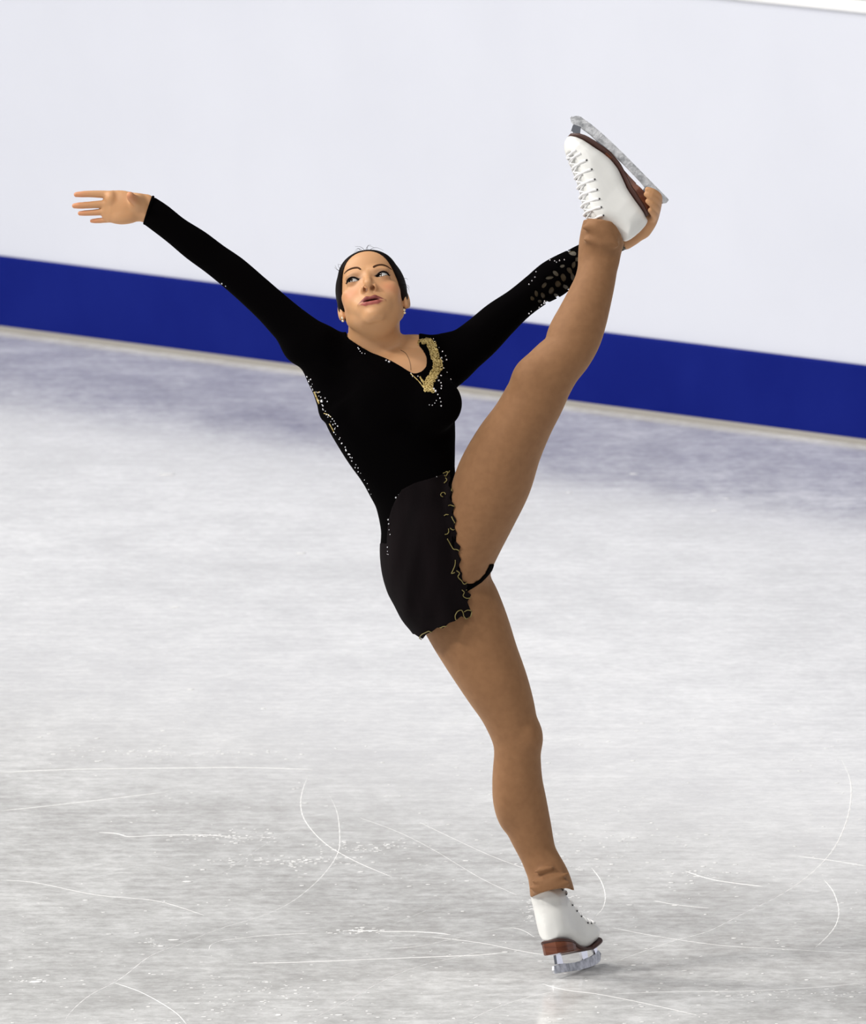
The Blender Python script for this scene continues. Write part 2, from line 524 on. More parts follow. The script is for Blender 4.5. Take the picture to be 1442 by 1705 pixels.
# silhouettes read off the photograph: (left x,y, right x,y, depth offset, depth half-thickness)
R_ARM = limb([(249,326,236,367,0.00,.021),(275,343,256,382,0.00,.026),(304,366,282,402,0.00,.029),(339,388,314,429,0.00,.031),(370,411,344,451,0.00,.031),
              (402,433,371,473,0.01,.032),(435,461,405,503,0.02,.034),(470,491,436,533,0.03,.037),(502,517,466,566,0.04,.042),(545,548,500,600,0.05,.050)])
L_ARM = limb([(740,556,757,640,0.04,.048),(768,545,779,621,0.03,.042),(787,531,814,592,0.015,.038),(821,503,840,563,0.00,.036),(857,480,869,533,-0.015,.034),
              (885,458,902,508,-0.03,.033),(913,435,933,491,-0.04,.032),(954,414,962,464,-0.045,.029),(995,396,1003,432,-0.045,.025),(1030,388,1038,414,-0.042,.022),(1048,378,1060,402,-0.035,.020)])
TORSO = limb([(655,985,785,950,.06,.098),(642,932,775,900,.06,.103),(639,892,768,845,.06,.098),(629,845,757,800,.06,.086),(612,810,752,766,.06,.080),(596,782,753,738,.06,.082),
              (577,753,755,712,.06,.088),(558,720,756,688,.06,.094),(541,688,757,662,.06,.096),(526,656,757,634,.055,.092),(520,645,752,628,.05,.080),(546,624,738,612,.045,.030)])
CLAV = limb([(505,548,500,604,.045,.044),(545,555,540,612,.045,.042),(590,574,588,625,.045,.040),(640,598,640,645,.045,.040),(672,602,674,645,.045,.036),(698,594,702,645,.045,.038),(745,566,752,630,.04,.044)])
LAT_R = limb([(500,592,560,585,.045,.045),(511,626,575,616,.05,.055),(526,656,590,646,.05,.06)])
NECK = limb([(583,640,668,640,.045,.046),(581,600,669,604,.045,.047),(580,575,667,580,.048,.050),(580,552,666,556,.056,.054),(581,530,665,532,.066,.056),(584,505,664,508,.07,.055)])
TRAP_R = limb([(592,560,604,590,.03,.03),(565,560,575,592,.03,.03),(535,549,540,592,.035,.03)])
R_LEG = limb([(650,940,812,925,.04,.092),(668,985,818,968,.04,.092),(690,1020,838,1003,.045,.092),(713,1056,853,1046,.05,.090),(736,1092,868,1092,.055,.086),(765,1136,884,1138,.06,.080),
              (791,1172,892,1174,.06,.072),(807,1199,896,1203,.06,.066),(819,1225,900,1228,.06,.062),(824,1248,899,1250,.06,.060),(825,1280,900,1278,.058,.058),(826,1305,903,1305,.056,.058),
              (829,1337,909,1332,.055,.056),(843,1379,916,1368,.053,.050),(864,1422,923,1408,.052,.043),(879,1452,935,1441,.060,.038),(886,1466,940,1457,.066,.034)])
L_LEG = limb([(728,930,812,958,.075,.076),(740,880,836,908,.095,.082),(748,830,858,866,.115,.086),(764,775,880,822,.13,.086),(790,728,898,766,.14,.084),(822,683,916,722,.15,.078),
              (842,650,938,678,.155,.070),(853,628,956,642,.155,.066),(872,603,974,617,.15,.063),(896,585,993,588,.14,.061),(909,559,1004,560,.13,.059),(926,528,1011,535,.115,.056),
              (944,494,1017,505,.10,.050),(957,468,1023,474,.085,.045),(964,441,1027,446,.07,.041),(967,415,1030,420,.06,.039),(972,392,1034,400,.055,.038),(980,362,1040,380,.05,.036)])
def ell(g, x, y, w, r, k):
    c = at(x, y, w); put(g, eval_ell(g, c, r), k)
def field_upper(g):
    put(g, eval_tube(g, TORSO), 0)
    for t in (CLAV, R_ARM, L_ARM): put(g, eval_tube(g, t), 0.020)
    put(g, eval_tube(g, LAT_R), 0.012)
    put(g, eval_tube(g, NECK), 0.016)
    put(g, eval_tube(g, TRAP_R), 0.018)
    ell(g, 722, 672, .135, (.057, .055, .050), .03)      # chest
    ell(g, 640, 668, .135, (.058, .054, .040), .03)
def field_lower(g):
    put(g, eval_tube(g, R_LEG), 0)
    put(g, eval_tube(g, L_LEG), 0.018)
    ell(g, 700, 930, .05, (.072, .080, .095), .04)       # seat and hips
    ell(g, 884, 630, .185, (.030, .034, .028), .03)      # raised knee cap
    ell(g, 880, 1228, .075, (.024, .034, .040), .02)     # standing knee
    ell(g, 848, 1318, .055, (.026, .07, .05), .03)       # calf

# ---- head, modelled in its own millimetre frame (eyes at y = 0, z out of the face)
HP, HR, HY = math.radians(36), math.radians(9.5), math.radians(-2)
def rotx(a): return np.array([[1, 0, 0], [0, math.cos(a), -math.sin(a)], [0, math.sin(a), math.cos(a)]])
def roty(a): return np.array([[math.cos(a), 0, math.sin(a)], [0, 1, 0], [-math.sin(a), 0, math.cos(a)]])
def rotz(a): return np.array([[math.cos(a), -math.sin(a), 0], [math.sin(a), math.cos(a), 0], [0, 0, 1]])
HROT = rotz(HR) @ rotx(-HP) @ roty(HY)
HC = at(611.6, 461, 0.125) - HROT @ (np.array([0, 0, 76.0]) * 0.001)
HS = 0.001
def head_pt(x, y, z): return HC + HROT @ (np.array([x, y, z]) * HS)
def head_local(P): return ((np.asarray(P) - HC) @ HROT) / HS
def E(p, c, r):
    x, y, z = (p[0] - c[0]) / r[0], (p[1] - c[1]) / r[1], (p[2] - c[2]) / r[2]
    k0 = np.sqrt(x * x + y * y + z * z); k1 = np.sqrt((x / r[0]) ** 2 + (y / r[1]) ** 2 + (z / r[2]) ** 2)
    return k0 * (k0 - 1) / np.maximum(k1, 1e-6)
def CAPS(p, a, b, ra, rb):
    a = np.array(a, float); b = np.array(b, float); d = b - a
    q = [p[i] - a[i] for i in range(3)]
    t = np.clip((q[0] * d[0] + q[1] * d[1] + q[2] * d[2]) / d.dot(d), 0, 1)
    return np.sqrt(sum((q[i] - d[i] * t) ** 2 for i in range(3))) - (ra + (rb - ra) * t)
def eye_open(p, s):
    """signed measure of the almond-shaped lid opening (mm), in front view"""
    x = (p[0] - s * 31.5) * s; y = p[1] - 0.09 * x          # x grows outwards
    u = x / 14.5
    up = 5.4 * (1 - u * u) * (1 + 0.15 * u); lo = -4.4 * (1 - u * u)
    return np.maximum(np.maximum(y - up, lo - y), (np.abs(x) - 14.0))
def lip_up(q): return smin(CAPS(q, (28, -69.8, 76.8), (9, -62.4, 85.6), 1.2, 4.0), CAPS(q, (9, -62.4, 85.2), (0, -64.2, 86), 4.0, 3.8), 3)
def lip_lo(q): return smin(CAPS(q, (27.5, -70.2, 76.8), (12, -74.6, 82.8), 1.1, 4.1), CAPS(q, (12, -74.6, 82.2), (0, -75.6, 83.4), 4.1, 4.6), 3)
def head_field(p):
    ax_ = np.abs(p[0]); q = (ax_, p[1], p[2])
    d = E(p, (0, 28, -20), (71, 80, 90))
    d = smin(d, E(p, (0, -18, 8), (61, 80, 73)), 14)
    d = smin(d, E(p, (0, 46, 38), (52, 40, 38)), 20)                    # forehead
    d = smin(d, E(q, (22, 15, 66), (24, 8, 12)), 14)                    # brow
    d = smin(d, CAPS(q, (47, -52, 0), (12, -93, 58), 14, 12), 14)       # jaw line
    d = smin(d, E(p, (0, -94, 66), (18, 14, 17)), 10)
    d = smin(d, E(p, (0, -42, 24), (58, 50, 50)), 12)                   # chin
    d = smin(d, E(p, (0, -70, 22), (42, 26, 46)), 16)
    d = smin(d, E(q, (33, -38, 51), (22, 25, 20)), 14)                  # cheeks
    d = smin(d, E(q, (46, -20, 42), (15, 13, 22)), 14)                  # cheek bones
    d = smin(d, E(p, (0, -66, 62), (38, 26, 23)), 14)                   # mouth mound
    d = smax(d, -E(q, (30, 0, 92), (19, 11, 16)), 10)                   # sockets
    d = smin(d, np.sqrt((q[0] - 31.5) ** 2 + p[1] ** 2 + (p[2] - 63) ** 2) - 14.6, 4)   # lids
    nose = CAPS(p, (0, 8, 74), (0, -14, 84), 6.0, 7.2)
    nose = smin(nose, CAPS(p, (0, -14, 84), (0, -32, 97), 7.2, 8.8), 4)
    nose = smin(nose, E(q, (11.8, -38, 86), (6.6, 7.5, 10)), 5)
    nose = smin(nose, CAPS(p, (0, -37, 96), (0, -48, 82), 4.0, 4.5), 4)
    d = smin(d, nose, 8)
    d = smax(d, -E((q[0], p[1], p[2] + 0.45 * (p[1] + 45)), (7.6, -45, 91.5), (5.3, 16, 7.6)), 1.2)               # nostrils
    up = lip_up(q)
    lo = lip_lo(q)
    d = smin(d, up, 3.5); d = smin(d, lo, 5)
    d = smax(d, -E(p, (0, -69.3, 91), (21, 2.0, 13)), 1.5)                 # parted lips
    d = smax(d, -E(p, (0, -54, 92), (4, 6, 5)), 5)                      # philtrum
    for s in (-1, 1):                                                    # eye openings
        op = np.maximum(eye_open(p, s), 62 - p[2])
        d = smax(d, -op, 1.2)
    # ears
    e = smin(E((q[0] - 0.28 * (-(p[2] + 6)), p[1], p[2]), (71, -14, -8), (5.0, 23, 14)), E(q, (68, -32, -3), (5.5, 9, 7)), 6)
    e = smax(e, -E(q, (79, -12, -4), (8, 14, 8)), 4)
    d = smin(d, e, 5)
    return d
def add_head(g, k=0.010):
    ext = 0.150
    c = head_pt(0, -5, 0)
    sl = g.sl(c - ext, c + ext)
    X, Y, Z = g.pts(sl)
    q = (X - HC[0], Y - HC[1], Z - HC[2])
    p = [((q[0] * HROT[0, i] + q[1] * HROT[1, i] + q[2] * HROT[2, i]) / HS).astype(np.float32) for i in range(3)]
    d = (head_field(p) * HS).astype(np.float32)
    put(g, (sl, d), k)

# ---- hands
PX = 1.0 / SCL
def hrod(rows, k, g):
    put(g, eval_tube(g, rod([at(x, y, w) for x, y, w, r in rows], [r * PX for x, y, w, r in rows])), k)
def add_right_hand(g):
    palm = limb([(249,325,236,366,0.0,.017),(236,322,230,367,.002,.018),(222,320,216,371,.003,.018),(205,317,199,373,.003,.0165),(188,317,186,371,.002,.014),(176,318,180,366,.001,.011)])
    put(g, eval_tube(g, palm), 0.010)
    hrod([(186,325,.002,7.2),(170,323.5,.002,6.4),(150,323,.004,5.7),(136,323.5,.005,5.2),(127,324,.004,4.4)], .004, g)
    hrod([(184,340,.002,7.2),(168,340,.003,6.4),(146,341.5,.006,5.8),(131,342.3,.007,5.3),(124,342.8,.006,4.4)], .003, g)
    hrod([(186,353,.001,6.5),(172,353,.002,5.7),(152,354.3,.003,5.0),(139,355,.003,4.6),(133,355.3,.002,3.8)], .003, g)
    hrod([(194,364,-.001,6.5),(182,365.5,-.002,5.3),(168,367,-.004,4.6),(159,367.6,-.005,4.2),(153,368,-.006,3.5)], .003, g)
    hrod([(238,342,.004,10),(231,337,.018,10.5),(224,333,.034,8.8),(219,329,.048,7.4),(216.5,325,.056,6.0)], .008, g)   # thumb towards the viewer
    ell(g, 228, 338, .012, (.015, .018, .016), .01)
    ell(g, 206, 362, .010, (.022, .011, .012), .01)
    ell(g, 184, 330, .010, (.010, .012, .010), .008)
def add_left_hand(g):
    hrod([(1042,402,-.030,13),(1056,394,-.024,12),(1068,384,-.018,12)], .010, g)
    hrod([(1068,384,-.018,12),(1080,372,-.008,11.5),(1086,358,-.004,11),(1090,345,-.006,9)], .010, g)
    hrod([(1072,380,-.020,11),(1084,366,-.024,11),(1092,346,-.024,9)], .010, g)
    # fingers curling round the heel towards the viewer
    hrod([(1091,344,-.010,8),(1096,335,.012,7.0),(1095,326,.038,6.5),(1086,319,.054,5.8),(1078,315.5,.057,4.6)], .004, g)
    hrod([(1090,350,-.008,8),(1095,342,.016,6.8),(1093,334,.042,6.3),(1083,327,.058,5.6),(1076,323.5,.060,4.4)], .003, g)
    hrod([(1087,358,-.006,8),(1093,351,.018,6.6),(1091,345,.042,6.0),(1084,339,.056,5.2),(1078.5,335,.058,4.2)], .003, g)
    hrod([(1083,366,-.004,8),(1089,361,.018,6.0),(1088,356,.036,5.4),(1083,350,.050,4.4)], .003, g)
    hrod([(1070,384,-.030,8),(1074,366,-.040,7),(1068,350,-.044,6),(1062,340,-.044,5)], .005, g)        # thumb on the far side

# ---- body mesh: one continuous surface
def pxu(x): return at(x, 852, 0.08)[0]
def pyv(y): return at(721, y, 0.08)[1]
bx = axis((pxu(112), pxu(262), .0018), (pxu(262), pxu(545), .006), (pxu(545), pxu(722), .0015), (pxu(722), pxu(1040), .006), (pxu(1040), pxu(1112), .0022))
by = axis((pyv(1545), pyv(640), .006), (pyv(640), pyv(396), .0015), (pyv(396), pyv(300), .0018))
bz = axis((-.12, .03, .005), (.03, .19, .0024), (.19, .34, .0018), (.34, .40, .005))
print('body grid', len(bx), len(by), len(bz))
g = Grid(bx, by, bz)
field_upper(g)
add_right_hand(g)
add_left_hand(g)
add_head(g)
g2 = Grid(bx, by[:int(np.searchsorted(by, pyv(340)))], bz)
field_lower(g2)
nyl = g2.F.shape[1]
g.F[:, :nyl, :] = smin(g.F[:, :nyl, :], g2.F + .0045, 0.0)
del g2
V, Q = surface_nets(g, 1)
del g
BODY_V, BODY_Q = V, Q
# keep the largest connected surface only is unnecessary: everything overlaps
# colours: complexion and make-up that belong to the skin itself
hl = head_local(V)
col = np.tile(np.array([0.56, 0.300, 0.148]), (len(V), 1))
face_m = (np.abs(hl) < 140).all(1)
def blend(mask, c):
    global col
    m = np.clip(mask, 0, 1)[:, None] * face_m[:, None]
    col = col * (1 - m) + np.array(c) * m
qx = np.abs(hl[:, 0]); hy_, hz_ = hl[:, 1], hl[:, 2]
blend(0.45 * np.exp(-(((qx - 42) / 17) ** 2 + ((hy_ + 32) / 15) ** 2)) * (hz_ > 20), (0.62, 0.20, 0.11))          # blush
for s in (-1, 1):
    eo = eye_open((hl[:, 0], hl[:, 1], hl[:, 2]), s)
    near = (hl[:, 0] * s > 8) & (hz_ > 55) & (hl[:, 0] * s < 56)
    blend(np.where(near, np.exp(-np.maximum(eo, 0) / 5.0) * 0.85 * np.where(hy_ > -2, 1, 0.5), 0), (0.06, 0.032, 0.027))            # eye shadow
    blend(np.where(near, np.clip(1.6 - np.maximum(eo, 0) / 1.7, 0, 1) * np.where(hy_ > -1, 1, 0.65), 0), (0.012, 0.007, 0.007))      # liner
lipu = lip_up((qx, hy_, hz_))
lipl = lip_lo((qx, hy_, hz_))
blend(np.clip(1.7 - lipu / 1.0, 0, 1) * (hz_ > 66), (0.215, 0.050, 0.045))
blend(np.clip(1.6 - lipl / 1.0, 0, 1) * (hz_ > 66), (0.34, 0.085, 0.072))
inside_mouth = E((hl[:, 0], hy_, hz_), (0, -69.2, 92), (22.5, 2.7, 13.5))
blend(np.clip(0.4 - inside_mouth / 0.6, 0, 1) * (hz_ < 85.5), (0.06, 0.012, 0.010))
# finger tips a little redder
tipd = np.minimum.reduce([np.linalg.norm(V - at(*t), axis=1) for t in ((127,324,.004),(124,343,.006),(133,355,.002),(153,368,-.006),(217,325,.058))])
tm = np.clip(1 - tipd / 0.035, 0, 1)[:, None] * 0.55
col = col * (1 - tm) + np.array([0.60, 0.21, 0.11]) * tm
# forearm under the lace: nude net tone, with the raised leg's shade painted in
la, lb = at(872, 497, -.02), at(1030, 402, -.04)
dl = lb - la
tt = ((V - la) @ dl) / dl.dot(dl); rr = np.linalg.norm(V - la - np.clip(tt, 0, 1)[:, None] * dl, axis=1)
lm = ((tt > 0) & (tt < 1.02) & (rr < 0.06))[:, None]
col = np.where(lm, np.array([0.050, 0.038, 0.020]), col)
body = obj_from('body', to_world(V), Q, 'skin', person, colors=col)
tag(body, 'bare face, neck and hands of the skater')

# ---- casting rays from the lens to find surface points (for sewing things on)
def make_bvh(V, Q, lo=None, hi=None):
    if lo is not None:
        c = V[Q].mean(1); m = ((c > lo) & (c < hi)).all(1); Q = Q[m]
        u, inv = np.unique(Q, return_inverse=True); V = V[u]; Q = inv.reshape(Q.shape)
    return BVHTree.FromPolygons(V.tolist(), Q.tolist())
EYE_L = Vector((0, 0, DC))
def hit(bvh, x, y, off=0.0, spiral=True):
    tgt = at(x, y, 0)
    d = (Vector(tgt) - EYE_L).normalized()
    h = bvh.ray_cast(EYE_L, d)
    if h[0] is None:
        if not spiral: return None
        p = at(x, y, 0.12)
        n = bvh.find_nearest(Vector(p))
        # a few refinements: silhouette point
        for _ in range(3):
            q = EYE_L + d * ((n[0] - EYE_L).dot(d)); n = bvh.find_nearest(q)
        loc, nr = n[0], n[1]
    else: loc, nr = h[0], h[1]
    if nr.dot(d) > 0: nr = -nr
    return np.array(loc + nr * off), np.array(nr)

# ---- eyes
for s in (-1, 1):
    c = head_pt(s * 31.5, 0, 63.2); r = 12.6
    gz = roty(math.radians(-31)) @ rotx(math.radians(-1)) @ np.array([0, 0, 1.0])
    vs = []; fs = []; nu, nv = 48, 48
    zax = HROT @ gz; xax = np.cross([0, 1, 0], zax); xax /= np.linalg.norm(xax); yax = np.cross(zax, xax)
    cl = []
    for i in range(nv + 1):
        th = math.pi * i / nv
        for k in range(nu):
            ph = 2 * math.pi * k / nu
            vs.append(c + HS * r * (math.sin(th) * math.cos(ph) * xax + math.sin(th) * math.sin(ph) * yax + math.cos(th) * zax))
            a = math.degrees(th)
            cl.append((0.004, 0.003, 0.003) if a < 13 else (0.04, 0.026, 0.017) if a < 27 else (0.012, 0.008, 0.008) if a < 31 else (0.50, 0.49, 0.48))
    for i in range(nv):
        for k in range(nu):
            l = (k + 1) % nu
            fs.append((i * nu + k, (i + 1) * nu + k, (i + 1) * nu + l, i * nu + l))
    obj_from('eye', to_world(vs), fs, 'eye', body, colors=np.array(cl))
head_bvh = make_bvh(BODY_V, BODY_Q, HC - 0.16, HC + 0.16)
for s in (-1, 1):                                                       # upper lashes
    mb = MB()
    P = []
    for i in range(11):
        u = -1.0 + 2.08 * i / 10
        x = u * 14.2; y = 5.4 * (1 - u * u) * (1 + 0.15 * u) + 0.09 * x
        rr_ = math.sqrt(max(14.9 ** 2 - x * x - y * y, 1))
        P.append(head_pt(s * (31.5 + x), y, 63 + min(rr_, 14.9) + 0.6))
    mb.tube(catmull(P, 3), np.interp(np.linspace(0, 1, 31), [0, .3, .8, 1], [.0005, .0014, .0019, .0008]), 6)
    # single lash points
    for i in range(2, 11):
        a = np.array(P[i]); o_ = HROT @ np.array([s * (-0.5 + i * 0.26), 1.2, 2.2]) * HS
        mb.tube([a, a + o_ * 0.6, a + o_ + HROT @ np.array([s * .3, 0.7, 0]) * HS], [.0005, .0004, .0002], 4)
    mb.build('eyelashes', 'lash', body, world=to_world)
for pts in ([(573,456),(579,450.5),(588,447),(596,446.5),(600.5,449)], [(621.5,445.5),(628,442.5),(636,441.5),(644,443.5),(652,449)]):
    P = []; NN = []
    for x, y in catmull(pts, 4):
        h, n = hit(head_bvh, x, y, 0.0004); P.append(h)
    k = len(P); prof = np.sin(np.linspace(0.12, 0.97, k) * math.pi) ** 0.6
    if pts[0][0] > 600: pr = np.interp(np.linspace(0, 1, k), [0, .1, .5, 1], [.0024, .0030, .0026, .0007])
    else: pr = np.interp(np.linspace(0, 1, k), [0, .5, .9, 1], [.0007, .0026, .0030, .0024])
    mb = MB(); mb.tube(P, pr, 7, squash=0.6); mb.build('eyebrow', 'brow', body, world=to_world)

# ---- hair: smooth cap drawn back into a bun, with a few loose wisps
hx = axis((pxu(540), pxu(700), .0018)); hyv = axis((pyv(560), pyv(398), .0018)); hz = axis((.02, .36, .0022))
g = Grid(hx, hyv, hz)
X, Y, Z = g.pts((slice(None),) * 3)
q = (X - HC[0], Y - HC[1], Z - HC[2])
p = [((q[0] * HROT[0, i] + q[1] * HROT[1, i] + q[2] * HROT[2, i]) / HS) for i in range(3)]
d = E(p, (-0.5, 28, -20), (76, 84, 95))
d = smin(d, E(p, (0, 46, 36), (57, 43, 40)), 16)
d = smin(d, E(p, (0, -6, -10), (74.5, 44, 62)), 12)
oval = np.sqrt((p[0] / 62.0) ** 2 + ((p[1] + 12) / np.where(p[1] > -12, 86.0, 150.0)) ** 2)
faceopen = np.maximum((oval - 1) * 60, -2 - p[2] + 0.22 * (p[1] + 12))
d = smax(d, -faceopen, 3)
d = smax(d, -(p[1] + 26 + np.clip(-(p[2] + 14) * 0.5, 0, 7)), 4)
bun = E(p, (0, 20, -122), (38, 38, 26))
d = smin(d, bun, 6)
g.F[...] = d * HS
V, Q = surface_nets(g, 1)
hair = obj_from('hair', to_world(V), Q, 'hair', person); tag(hair, 'dark hair drawn smoothly back off the face')
hair_bvh = make_bvh(V, Q)
random.seed(4)
mb = MB()
for x, y, dx, dy, cx, cy in ((607,414,-16,-3,-6,-6),(604,415,-10,4,-10,-5),(612,413,6,-5,-2,-7),(600,417,-9,1,-3,-8),(609,413,14,0,2,-9),(616,412,22,5,8,-4),
                             (566,449,-9,-4,-4,2),(566,451,-8,-9,-5,-1),(570,443,-7,-2,-2,-4),(567,447,-4,-8,-4,-2),(676,470,6,10,5,3),(677,476,4,12,5,4),(674,462,5,4,3,-1),(600,416,-12,7,-9,1)):
    a, n = hit(hair_bvh, x, y + 1); w_ = a[2] - math.sin(PITCH) * (1617 - y) / SCL
    p1, p2 = at(x + cx, y + cy, w_), at(x + dx, y + dy, w_ - .006)
    mb.tube([a * (1 - t) ** 2 + 2 * p1 * t * (1 - t) + p2 * t * t for t in np.linspace(0, 1, 16)], np.linspace(.0004, .00018, 16), 4)
tag(mb.build('hair_wisps', 'hair', hair, world=to_world), 'loose flyaway wisps of hair', kind='stuff')

# ---- earrings, necklace
for ex, ey, ew in ((570.5,529.5,0.05),(676.8,515.5,0.05)):
    h, n = hit(head_bvh, ex, ey, 0.002)
    mb = MB(); mb.ball(h + np.array([0, 0, .001]), .0032, 12, 8)
    mb.ball(h + np.array([.0008, -.0062, .0005]), (.0030, .0026, .003), 12, 8)
    e = mb.build('earring', 'pearl', person, world=to_world); tag(e, 'small gold pearl earring')
mb = MB(); P = []
chest_bvh = make_bvh(BODY_V, BODY_Q, at(640,640,-.1), at(710,560,.3))
for x, y in catmull([(667,583),(675,588),(680,596),(683,606),(684,616)], 4):
    P.append(hit(chest_bvh, x, y, .0006)[0])
mb.tube(P, .0005, 5); nk = mb.build('necklace', 'chain', person, world=to_world)

# ------------------------------------------------------------------ clothes
def cut_poly(g, F_, poly, inside=True, k=0.0):
    X, Y, _ = g.pts((slice(None),) * 3)
    d = poly_sd(poly, X[:, :, 0], Y[:, :, 0]).astype(np.float32)[:, :, None]
    return smax(F_, d if inside else -d, k)
# leotard: a fitted layer over torso, arms and hips
lx = axis((pxu(225), pxu(1062), .0032)); ly = axis((pyv(1000), pyv(312), .0032)); lz = axis((-.11, .33, .0036))
g = Grid(lx, ly, lz)
field_upper(g)
FU = g.F - 0.0032
neck = px_poly([(578.5,562),(590,570),(604,579),(618,587),(634,593),(650,600),(666,609),(680,618),(688,622),(695,621.5),(703,618),(709,611),(711,602),(709,592),(703,582),(698,576),(696,540),(720,380),(540,380),(576,520),(577.5,556)])
FU = cut_poly(g, FU, neck, False)
FU = cut_poly(g, FU, px_poly([(100,250),(250,318),(256,327),(241,371),(232,378),(100,420)], 0), False)      # right wrist
FU = cut_poly(g, FU, px_poly([(1046,380),(1054,404),(1120,420),(1120,300),(1040,300)], -.04), False)         # left wrist
# openwork of the lace forearm: real holes through the cloth
random.seed(11)
holes = []
for (x, y, rx, ry, an) in ((953,421,7,4,-.4),(925,455,6,3.2,-.8),(938,462,4,7,.2),(948,450,3.5,6,.6),(915,462,7,3,.2),(929,473,5,5.5,.4),(918,484,4,6.5,-.3),(906,475,6,3,.9),
                       (904,492,3.2,6,.5),(893,489,3,5.5,.2),(899,502,5,2.6,-.4),(942,478,6,3,-.6),(954,462,3.5,6.5,.3),(955,441,3.2,5.5,-.2),(936,443,4.5,3,.3),(961,431,3,5,.4),
                       (886,497,3,4,.3),(910,503,4,2.4,-.6),(926,492,5,2.6,-.6),(971,418,5,4,.1),(975,440,4,6,.1),(985,410,5,4,.1),(990,425,4,6,.1)):
    holes.append((x, y, rx, ry, an))
X, Y, Z = g.pts((slice(None),) * 3)
for x, y, rx, ry, an in holes:
    c = at(x, y, -.01)
    sl = g.sl(c - .02, c + .02)
    if sl is None: continue
    sl = (sl[0], sl[1], slice(0, len(lz)))
    x2, y2, z2 = g.pts(sl)
    u = (x2 - c[0]) * math.cos(an) + (y2 - c[1]) * math.sin(an); v = -(x2 - c[0]) * math.sin(an) + (y2 - c[1]) * math.cos(an)
    q = np.sqrt((u / (rx * PX)) ** 2 + (v / (ry * PX)) ** 2)
    hd = (q - 1) * min(rx, ry) * PX
    FU[sl] = np.maximum(FU[sl], -np.maximum(hd, -z2 - .04 + 0 * hd))
gl = Grid(lx, ly, lz)
field_lower(gl)
FL = gl.F - 0.0032
put(gl, eval_tube(gl, TORSO), 0.02)
FL = gl.F - 0.0034
hip = px_poly([(600,800),(748,779),(751,800),(753,830),(756,860),(760,900),(765,940),(771,968),(780,972),(790,970),(800,963),(808,954),(816,938),(824,938),(820,950),(812,960),(802,970),(790,978),(778,985),(774,1000),(600,1000)], .1)
FL = cut_poly(gl, FL, hip, True)
FT = np.minimum(FU, FL)
V, Q = surface_nets(g, 1, FT)
leotard = obj_from('leotard', to_world(V), Q, 'velvet', person); tag(leotard, 'black velvet skating dress with long sleeves')
leo_bvh = make_bvh(V, Q)
del g, gl, FU, FL, FT

# tights
g = Grid(axis((pxu(640), pxu(1048), .0027)), axis((pyv(1500), pyv(352), .0027)), axis((-.06, .405, .003)))
field_lower(g)
g.F -= 0.0014
CUFF_L = limb([(966,425,1030,428,.058,.041),(966,408,1034,414,.055,.046),(967,392,1038,405,.058,.054),(970,375,1040,393,.060,.058),(976,352,1040,380,.060,.060)])
CUFF_R = limb([(877,1445,934,1437,.056,.040),(881,1462,945,1452,.063,.046),(882,1478,952,1468,.070,.052),(883,1495,957,1485,.074,.056),(886,1512,962,1502,.076,.056)])
put(g, eval_tube(g, CUFF_L), .012); put(g, eval_tube(g, CUFF_R), .012)
# soft folds where the tights gather over the boots
for x, y, w_, r, an in ((1000,386,.105,(.030,.005,.008),-.5),(990,402,.10,(.024,.004,.007),-.2),(1015,398,.105,(.022,.004,.006),-.7),(985,378,.10,(.02,.004,.006),.1),
                        (905,1470,.11,(.026,.004,.007),-.15),(930,1460,.11,(.026,.004,.007),.35),(905,1448,.10,(.022,.0035,.006),.25),(925,1474,.11,(.03,.0035,.006),.2),(900,1482,.11,(.02,.0035,.006),-.2)):
    A = rotz(an).T
    put(g, eval_ell(g, at(x, y, .105 if y < 800 else .1145), r, A), .013)
lower = px_poly([(600,860),(744,786),(748,778),(764,755),(800,640),(940,420),(958,366),(972,366),(982,363.5),(1000,365),(1018,369),(1027,378),(1034,390),(1039,404),(1060,440),(1000,640),(900,900),(920,1200),(960,1482),(957,1484),(945,1479),(932,1479),(915,1482),(900,1487),(885,1494),(870,1500),(800,1300),(600,1000)], .1)
g.F = cut_poly(g, g.F, lower, True)
V, Q = surface_nets(g, 1)
tights = obj_from('tights', to_world(V), Q, 'tights', person); tag(tights, 'tan footless tights pulled down over the skate boots')
del g

# skirt: thin flared layer over the hip, open along the raised thigh
SK = limb([(662,850,752,815,.065,.096),(654,892,768,862,.07,.106),(649,930,775,905,.07,.112),(651,985,786,958,.07,.112),(665,1014,800,990,.065,.108),(694,1058,812,1040,.06,.104),(716,1095,826,1085,.06,.10)])
g = Grid(axis((pxu(630), pxu(800), .0022)), axis((pyv(1080), pyv(770), .0022)), axis((-.08, .32, .0026)))
field_lower(g)
put(g, eval_tube(g, TORSO), .02)
_y = g.ax[1][None, :, None]
g.F -= (.0052 + .0028 * np.clip((at(700, 900)[1] - _y) / .12, 0, 1)).astype(np.float32)
put(g, eval_tube(g, SK), .012)
X, Y, Z = g.pts((slice(None),) * 3)
fold = (np.sin((X * 75 + Y * 18) ) * .0022 + np.sin((X * 130 - Y * 25) + 1.0) * .0012) * np.clip((at(700,820)[1] - Y) / .15, 0, 1)
g.F = g.F + fold
shell = np.maximum(g.F, -(g.F + .0055))
skp = px_poly([(600,900),(644,905),(645,884),(647,866),(652,847),(660,829),(669,815),(690,804),(718,796),(742,788),(748,783),(750,797),(747,808),(753,818),(749,830),(757,842),(753,854),(760,866),(756,878),
               (761,888),(757,899),(767,910),(763,922),(768,932),(762,946),(770,954),(768,966),(779,972),(776,984),(785,990),(778,1002),(783,1014),(786,1024),(776,1030),(768,1026),(758,1034),(748,1037),(738,1046),(728,1045),(719,1052),(710,1056),(704,1064),(696,1060),(690,1056),(600,1070)], .12)
shell = cut_poly(g, shell, skp, True)
